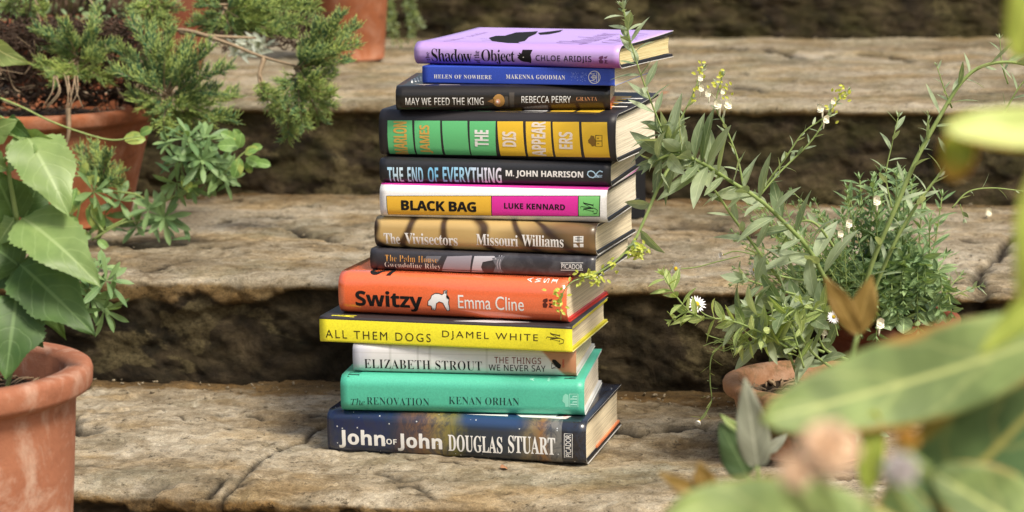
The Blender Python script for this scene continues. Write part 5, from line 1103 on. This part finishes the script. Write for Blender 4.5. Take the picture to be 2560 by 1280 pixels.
for i in range(18):
    a, b_ = rg.uniform(1770, 1870), rg.uniform(830, 880); tube(ms, catmull([atY(1840, 860, y1 - .02), atY(a, b_, y1 - .02), atY(a + rg.uniform(-40, 30), b_ + rg.uniform(-30, 40), y1 - .02)], 4), .0005, .0003, 4, 1.)
for i in range(40):
    a = rg.uniform(2080, 2210); b_ = rg.uniform(980, 1080); leaf(ml, atY(a, b_, y1 - .08), (rg.uniform(-1, 1), -.4, rg.uniform(-.8, .6)), (0, -1, .5), .020, .006, .5, .2, rnd=rg.random())
for P in ([(2090, 1060, -.08), (2130, 1020, -.08), (2180, 1000, -.08), (2240, 985, -.08)], [(2090, 1090, -.08), (2090, 1030, -.08), (2080, 980, -.08)]): sprig(ms, ml, px3(P), .001, .0006, .018, .006, .01, 55, rg)
fin(r_, [('stems', ms, M_GST), ('leaves', ml, M_SILV), ('shoots', mp, M_LIME)])
# dense bush
r_ = empty('green_bush', PB); tag(r_, 'dense bushy plant of small green leaves in the deep red pot', 'plant'); ms, ml = MB(), MB(); rg = random.Random(9)
for i in range(52):
    a = rg.gauss(2225, 85); top = rg.uniform(400, 700) + abs(a - 2225) * .6; a = min(2380, max(2020, a)); dy = rg.uniform(-.05, .05)
    P = [atY(2222 + (a - 2222) * .35, 800, PB.y + dy * .5), atY(2222 + (a - 2222) * .8, (800 + top) / 2, PB.y + dy), atY(a + rg.uniform(-22, 22), top, PB.y + dy * 1.4)]
    sprig(ms, ml, P, .0011, .0005, .024 * rg.uniform(.7, 1.2), .0058, .0085, 52, rg, grow=(1.1, .75), t0=.1, per=2, seg=4)
for i in range(34):
    a = rg.uniform(2000, 2370); P = [atY(2222 + (a - 2222) * .4, 790, PB.y - .03), atY(a, rg.uniform(640, 760), PB.y - .06), atY(a + (a - 2222) * .15, rg.uniform(690, 850), PB.y - .08)]
    sprig(ms, ml, P, .0011, .0005, .019, .0066, .006, 58, rg, grow=(1.1, .75), per=2, seg=4)
for a, b_, L in ((2200, 775, .026), (2240, 760, .026), (2300, 780, .02), (2260, 790, .022), (2330, 770, .02)): leaf(ml, atY(a, b_, PB.y - .06), (rg.uniform(-.5, .5), -.6, -.3), (0, -.6, 1), L, L * .8, .5, .1, 'round', 7, rnd=.6, cols=3)
fin(r_, [('stems', ms, M_GST), ('leaves', ml, M_BUSH)])
# wiry growth between the plants
r_ = empty('wiry_plant', PB + Vector((-.05, 0, 0))); tag(r_, 'thin wiry stems with tiny leaves between the toadflax and the dense bush', 'plant'); ms, ml = MB(), MB()
for i in range(80):
    a0, b0_ = rg.uniform(2000, 2200), rg.uniform(700, 820); a1, b1 = rg.uniform(1830, 2150), rg.uniform(480, 720); yy = PB.y - rg.uniform(.02, .10)
    P = [atY(a0, b0_, yy), atY((a0 + a1) / 2 + rg.uniform(-20, 20), (b0_ + b1) / 2 - 20, yy), atY(a1, b1, yy)]; sprig(ms, ml, P, .0007, .0003, .017, .0048, .0075, 58, rg, per=1, seg=3)
fin(r_, [('stems', ms, M_GST), ('leaves', ml, M_BUSH)])
# daisies
PET = flat((.82, .80, .82), .6, .3, 'white_petal'); YEL = flat((.70, .48, .03), .7, .2, 'daisy_centre')
def daisy(label, a, b_, Y, ax, rr, stem, closed=.0):
    c = atY(a, b_, Y); r_ = empty('daisy', c); tag(r_, label, 'daisy', 'small white daisies'); ax = Vector(ax).normalized(); u_, v_ = perp(ax); mp, mc, mt = MB(), MB(), MB()
    for i in range(17):
        t = 6.2832 * i / 17; o_ = u_ * math.cos(t) + v_ * math.sin(t); leaf(mp, o_ * rr * .22, (o_ + ax * (.1 + closed + rg.uniform(-.15, .15))), ax, rr * .85 * rg.uniform(.85, 1.1), rr * .2, .1, .1, 'round', 3, rnd=.5, cols=1)
    vs = [ax * rr * .3]; n = 9
    for k, (q, h_) in enumerate(((.16, .24), (.27, .12), (.28, 0), (.1, -.25))):
        for i in range(n): t = 6.2832 * i / n; vs.append((u_ * math.cos(t) + v_ * math.sin(t)) * rr * q + ax * rr * h_)
    fs = [(0, 1 + i, 1 + (i + 1) % n) for i in range(n)] + [(1 + k * n + i, 1 + (k + 1) * n + i, 1 + (k + 1) * n + (i + 1) % n, 1 + k * n + (i + 1) % n) for k in range(3) for i in range(n)]
    mc.add(vs, fs); tube(mt, catmull([p_ - c for p_ in [c - ax * rr * .2] + [atY(x_, y_, Y + .005) for x_, y_ in stem]]), .0006, .0006, 5, .6)
    mp.build('petals', PET, r_); mc.build('centre', YEL, r_); mt.build('stem', M_GST, r_)
daisy('daisy with thin white petals, nearest to the books on the middle step', 1690, 672, y1 + .10, (-.8, -.5, .2), .0075, [(1740, 668), (1790, 655), (1850, 640)])
daisy('daisy facing left among the stems, right of the daisy nearest to the books', 1888, 674, y1 + .06, (-.9, -.7, .0), .0085, [(1920, 690), (1950, 710)])
daisy('daisy in front of the dark riser, just below the middle step edge', 1742, 760, y1 - .03, (.2, -.8, .6), .0085, [(1760, 785), (1800, 800)])
daisy('closed daisy bud beside the toadflax stem above the other daisies', 1806, 637, y1 + .08, (-.9, -.4, .2), .0045, [(1840, 628), (1900, 640)], 1.2)
daisy('daisy bud hanging low over the lowest step, left of the mossy pot', 1748, 1052, y1 - .02, (-.5, -.5, -.7), .0045, [(1762, 1040), (1775, 1010)], 1.4)
daisy('daisy half hidden in leaves above the mossy pot', 2084, 792, y1 - .05, (.2, -.9, .4), .006, [(2090, 820), (2095, 840)])

# ---------------------------------------------------------------- small things lying on the steps
def litter(name, label, cat, px_, z, L, W, mat, d, n=(0, -.3, 1), bend=.8):
    p = atZ(px_[0], px_[1], z) + Vector((0, 0, .003)); r = MB(); leaf(r, (0, 0, 0), d, n, L, W, bend, .35, 'ovate', 8, .05, .5, .06, 3); o = r.build(name, mat); o.location = p; tag(o, label, cat)
BRN = leaf_mat('dead_leaf', (.22, .10, .05), (.40, .20, .10), veins=5, rough=.7, trans=.1)
litter('fallen_leaf', 'brown dead leaf on the third step, just right of the stack', 'leaf', (1650, 240), Z3, .026, .010, BRN, (1, .1, .12))
litter('fallen_leaf', 'curled tan leaf on the third step near the dark pits', 'leaf', (2035, 165), Z3, .017, .008, BRN, (1, -.2, .2))
pr_ = atZ(2470, 548, Z2); pm = MB(); snap(Vector((0, 0, .008)), (.2, -1, .5), .012, pm); o = pm.build('fallen_blossom', CREAM); o.location = pr_; tag(o, 'cream blossom lying alone on the middle step, far right', 'blossom')

# ---------------------------------------------------------------- foreground leaves close to the camera
FG1 = leaf_mat('broad_pale_leaf', (.24, .35, .11), (.47, .57, .21), rib=(.60, .64, .24), edge=(.46, .25, .06), veins=4, rough=.5, trans=.3, mott=.85)
FG2 = leaf_mat('broad_mottled_leaf', (.13, .25, .09), (.36, .47, .18), rib=(.52, .48, .14), edge=(.50, .36, .07), veins=4, rough=.45, trans=.25, mott=.8)
FGP = leaf_mat('lime_leaf', (.50, .60, .16), (.66, .74, .28), edge=(.60, .42, .08), veins=4, trans=.35); FGO = leaf_mat('olive_orange_leaf', (.22, .28, .03), (.42, .46, .06), edge=(.60, .20, .03), tip=(.60, .30, .04), veins=4)
FGY = leaf_mat('yellow_green_leaf', (.38, .48, .08), (.58, .66, .14), veins=4, edge=(.48, .38, .06), trans=.35)
FGB = leaf_mat('brown_leaf', (.22, .13, .03), (.30, .20, .05), veins=4, trans=.25); FGG = leaf_mat('grey_leaf', (.24, .26, .18), (.34, .35, .27), veins=4); FGD = leaf_mat('dark_green_leaf', (.07, .13, .05), (.13, .20, .08), veins=4)
random.seed(4)
r_ = empty('broad_leaved_shrub', atY(2450, 1500, -1.0)); tag(r_, 'shrub of broad pale green leaves, out of focus in the lower right foreground', 'shrub')
def fgl(lab, mt, base, tip, w_, Y, shape='ovate', roll=0., bend=.4, rnd=.5, wave=.05, ser=0., Yt=None):
    o = bigleaf(r_, 'leaf', mt, base, tip, w_, Y, Y if Yt is None else Yt, shape, roll, bend, .16, 24, ser, wave, rnd, 5, .0006)
    if lab: o['label'] = lab
fgl('largest pale leaf, reaching left over the mossy pot', FG1, (2740, 800), (1900, 1052), 225, -1.20, roll=.25, bend=-.6, rnd=.6, wave=.03, shape='oblong')
fgl('broad leaf along the bottom edge', FG1, (2330, 1400), (1660, 1290), 300, -1.26, roll=.2, bend=-.45, rnd=.8, shape='oblong')
fgl('mottled leaf filling the lower right corner', FG2, (2200, 1400), (2720, 880), 330, -1.18, roll=.25, bend=.3, rnd=.4, shape='oblong')
fgl('pale leaf at the bottom right corner', FG1, (2700, 1420), (2330, 1180), 200, -1.24, roll=.3, rnd=.7, shape='oblong')
fgl('leaf between the bottom leaf and the corner leaf', FG2, (2450, 1400), (2210, 1150), 130, -1.24, roll=.3, rnd=.2, shape='oblong')
fgl('bright leaf entering from the right edge, upper part', FGP, (2720, 320), (2358, 318), 104, -1.30, roll=.4, bend=-.3, rnd=.8, shape='oblong')
fgl('drooping olive leaf tip with orange edge', FGO, (2410, 312), (2380, 452), 92, -1.29, bend=.3, rnd=.5, shape='oblong')
fgl('yellow leaf at the upper right corner', FGY, (2630, -160), (2545, 150), 130, -1.34, rnd=.7, shape='oblong')
fgl('yellow green leaf on the right edge', FGY, (2630, 400), (2548, 760), 110, -1.38, rnd=.5)
fgl('narrow yellow leaf pointing down left', FGY, (2660, 680), (2450, 885), 84, -1.28, bend=-.6, rnd=.3, roll=.3)
fgl('bright narrow upright leaf', FGY, (2170, 1230), (2186, 1025), 66, -1.2, rnd=.2, shape='oblong')
ms = MB()
for pts in ([(2500, 1500), (2660, 1200), (2720, 900), (2680, 600), (2640, 300), (2620, 0)], [(2400, 1500), (2500, 1400), (2700, 1100)], [(2250, 1500), (2180, 1300), (2172, 1225)], [(2300, 1480), (2320, 1420)], [(2180, 1480), (2150, 1430)]): tube(ms, catmull([atY(a, b_, -1.30) for a, b_ in pts]), .0018, .0012, 7, .5)
fin(r_, [('stems', ms, M_GST)])
r_ = empty('small_leaved_shrub', atY(1900, 1400, -.6)); tag(r_, 'low shrub with small grey and brown leaves, blurred, before the mossy pot', 'shrub')
fgl('upright grey leaf', FGG, (1895, 1170), (1862, 945), 84, -.80, rnd=.6, bend=.2, shape='ovate')
fgl('dark green leaf', FGD, (1868, 1190), (1800, 1055), 84, -.78, rnd=.5, bend=.2)
fgl('brown leaf beside the bottom leaf', FGB, (1768, 1235), (1748, 1155), 62, -1.0, rnd=.4); fgl(None, FGB, (1750, 1240), (1645, 1180), 40, -1.0, rnd=.8, bend=.5)
fgl('left lobe of the olive brown pair', FGB, (2148, 840), (2062, 692), 58, -.80, rnd=.4, bend=.2, shape='lance'); fgl('right lobe of the olive brown pair', FGB, (2142, 840), (2180, 690), 66, -.80, rnd=.9, bend=.2, shape='lance')
fgl(None, FGD, (2100, 985), (1940, 1060), 46, -.80, rnd=.6, bend=.5); fgl(None, FGG, (1985, 1075), (1975, 1030), 26, -.6, rnd=.9); fgl(None, FGG, (1920, 1130), (1968, 1085), 28, -.6, rnd=.9); fgl(None, M_LIME, (1870, 1100), (1800, 1035), 30, -.6, rnd=.2)
ms = MB()
for pts in ([(1900, 1400), (1900, 1250), (1893, 1165)], [(1900, 1250), (1868, 1190)], [(1900, 1300), (1800, 1260), (1762, 1235)], [(1980, 1400), (1990, 1200), (2100, 985), (2145, 835)]): tube(ms, catmull([atY(a, b_, -.80) for a, b_ in pts]), .0018, .0012, 6, .2)
fin(r_, [('stems', ms, M_GST)])
# blurred blooms
def bloom(label, c, R_, mat, n=34, seed=1, name='flower', cat='flower'):
    rq = random.Random(seed); r_ = empty(name, c); tag(r_, label, cat); mp = MB(); ax0 = Vector((-.1, -.8, .6)).normalized(); u_, v_ = perp(ax0)
    for i in range(n):
        t = 2.4 * i; k = (i + .5) / n; o_ = u_ * math.cos(t) + v_ * math.sin(t); d = ax0 * (1.1 - k) + o_ * k; leaf(mp, -ax0 * R_ * .1, d, ax0 - o_ * .3, R_ * (.7 + .35 * k), R_ * .55, .7, .3, 'round', 6, rnd=rq.random(), cols=2)
    ms = MB(); tube(ms, catmull([-ax0 * R_ * .1, Vector((0, .01, -R_ * 1.5)), Vector((.01, .02, -R_ * 4))]), .0018, .0022, 6, .3); mp.build('petals', mat, r_); ms.build('stem', M_GST, r_)
PCH = leaf_mat('peach_petal', (.74, .50, .32), (.86, .68, .48), rib=(.88, .65, .45), veins=1, white=True)
bloom('large peach bloom, strongly blurred, above the bottom leaf', atY(2070, 1118, -1.50), .0090, PCH, 40, 1)
bloom('smaller peach bloom left of and below the large peach bloom', atY(1990, 1178, -1.50), .0055, PCH, 30, 2)
bloom('round orange brown flower head, blurred, right of the peach blooms', atY(2266, 1095, -1.42), .0042, leaf_mat('orange_petal', (.35, .17, .02), (.48, .27, .04), veins=2), 30, 3)
bloom('pale lilac grey flower, blurred, under the orange brown head', atY(2252, 1172, -1.45), .0058, leaf_mat('lilac_petal', (.40, .36, .38), (.55, .50, .52), veins=2), 30, 4)

# grit and crumbs gathered at the foot of the risers and on the treads
gm_ = MB(); rq = random.Random(3)
for i in range(420):
    st = rq.choice((0, 0, 1, 2)); x = rq.uniform(-.6, .6)
    Gb, Zs = ((G1, Z1), (G2, Z2), (G3, Z3))[st]; Gf_ = (G0, G1, G2)[st]; d = Gb - abs(rq.gauss(0, .03)) - .006 if rq.random() < .75 else rq.uniform(Gf_ + .02, Gb)
    p = EX * x + GX * d; p.z = Zs + .0028; r = rq.uniform(.0006, .0022); dd_ = Vector((rq.uniform(-1, 1), rq.uniform(-1, 1), rq.uniform(-.3, .3))).normalized()
    tube(gm_, [p - dd_ * r, p, p + dd_ * r * rq.uniform(.8, 1.6)], r * .7, r * .4, 5, rq.random())
o = gm_.build('grit', bark_mat('grit', (.05, .035, .02), (.40, .33, .22))); tag(o, kind='stuff')
for i, (a, b_, z_) in enumerate(((1090, 1172, Z1), (330, 1190, Z1), (1700, 470 + 60, Z2), (640, 600, Z2))): pass
litter('twig_fragment', 'thin dry twig fragment on the middle step, left of the stack', 'twig', (590, 655), Z2, .020, .0022, BRN, (1, .3, .05))
litter('bark_flake', 'small tan flake on the lowest step just below the navy book', 'bark flake', (1250, 1176), Z1, .008, .006, BRN, (1, .1, .1))
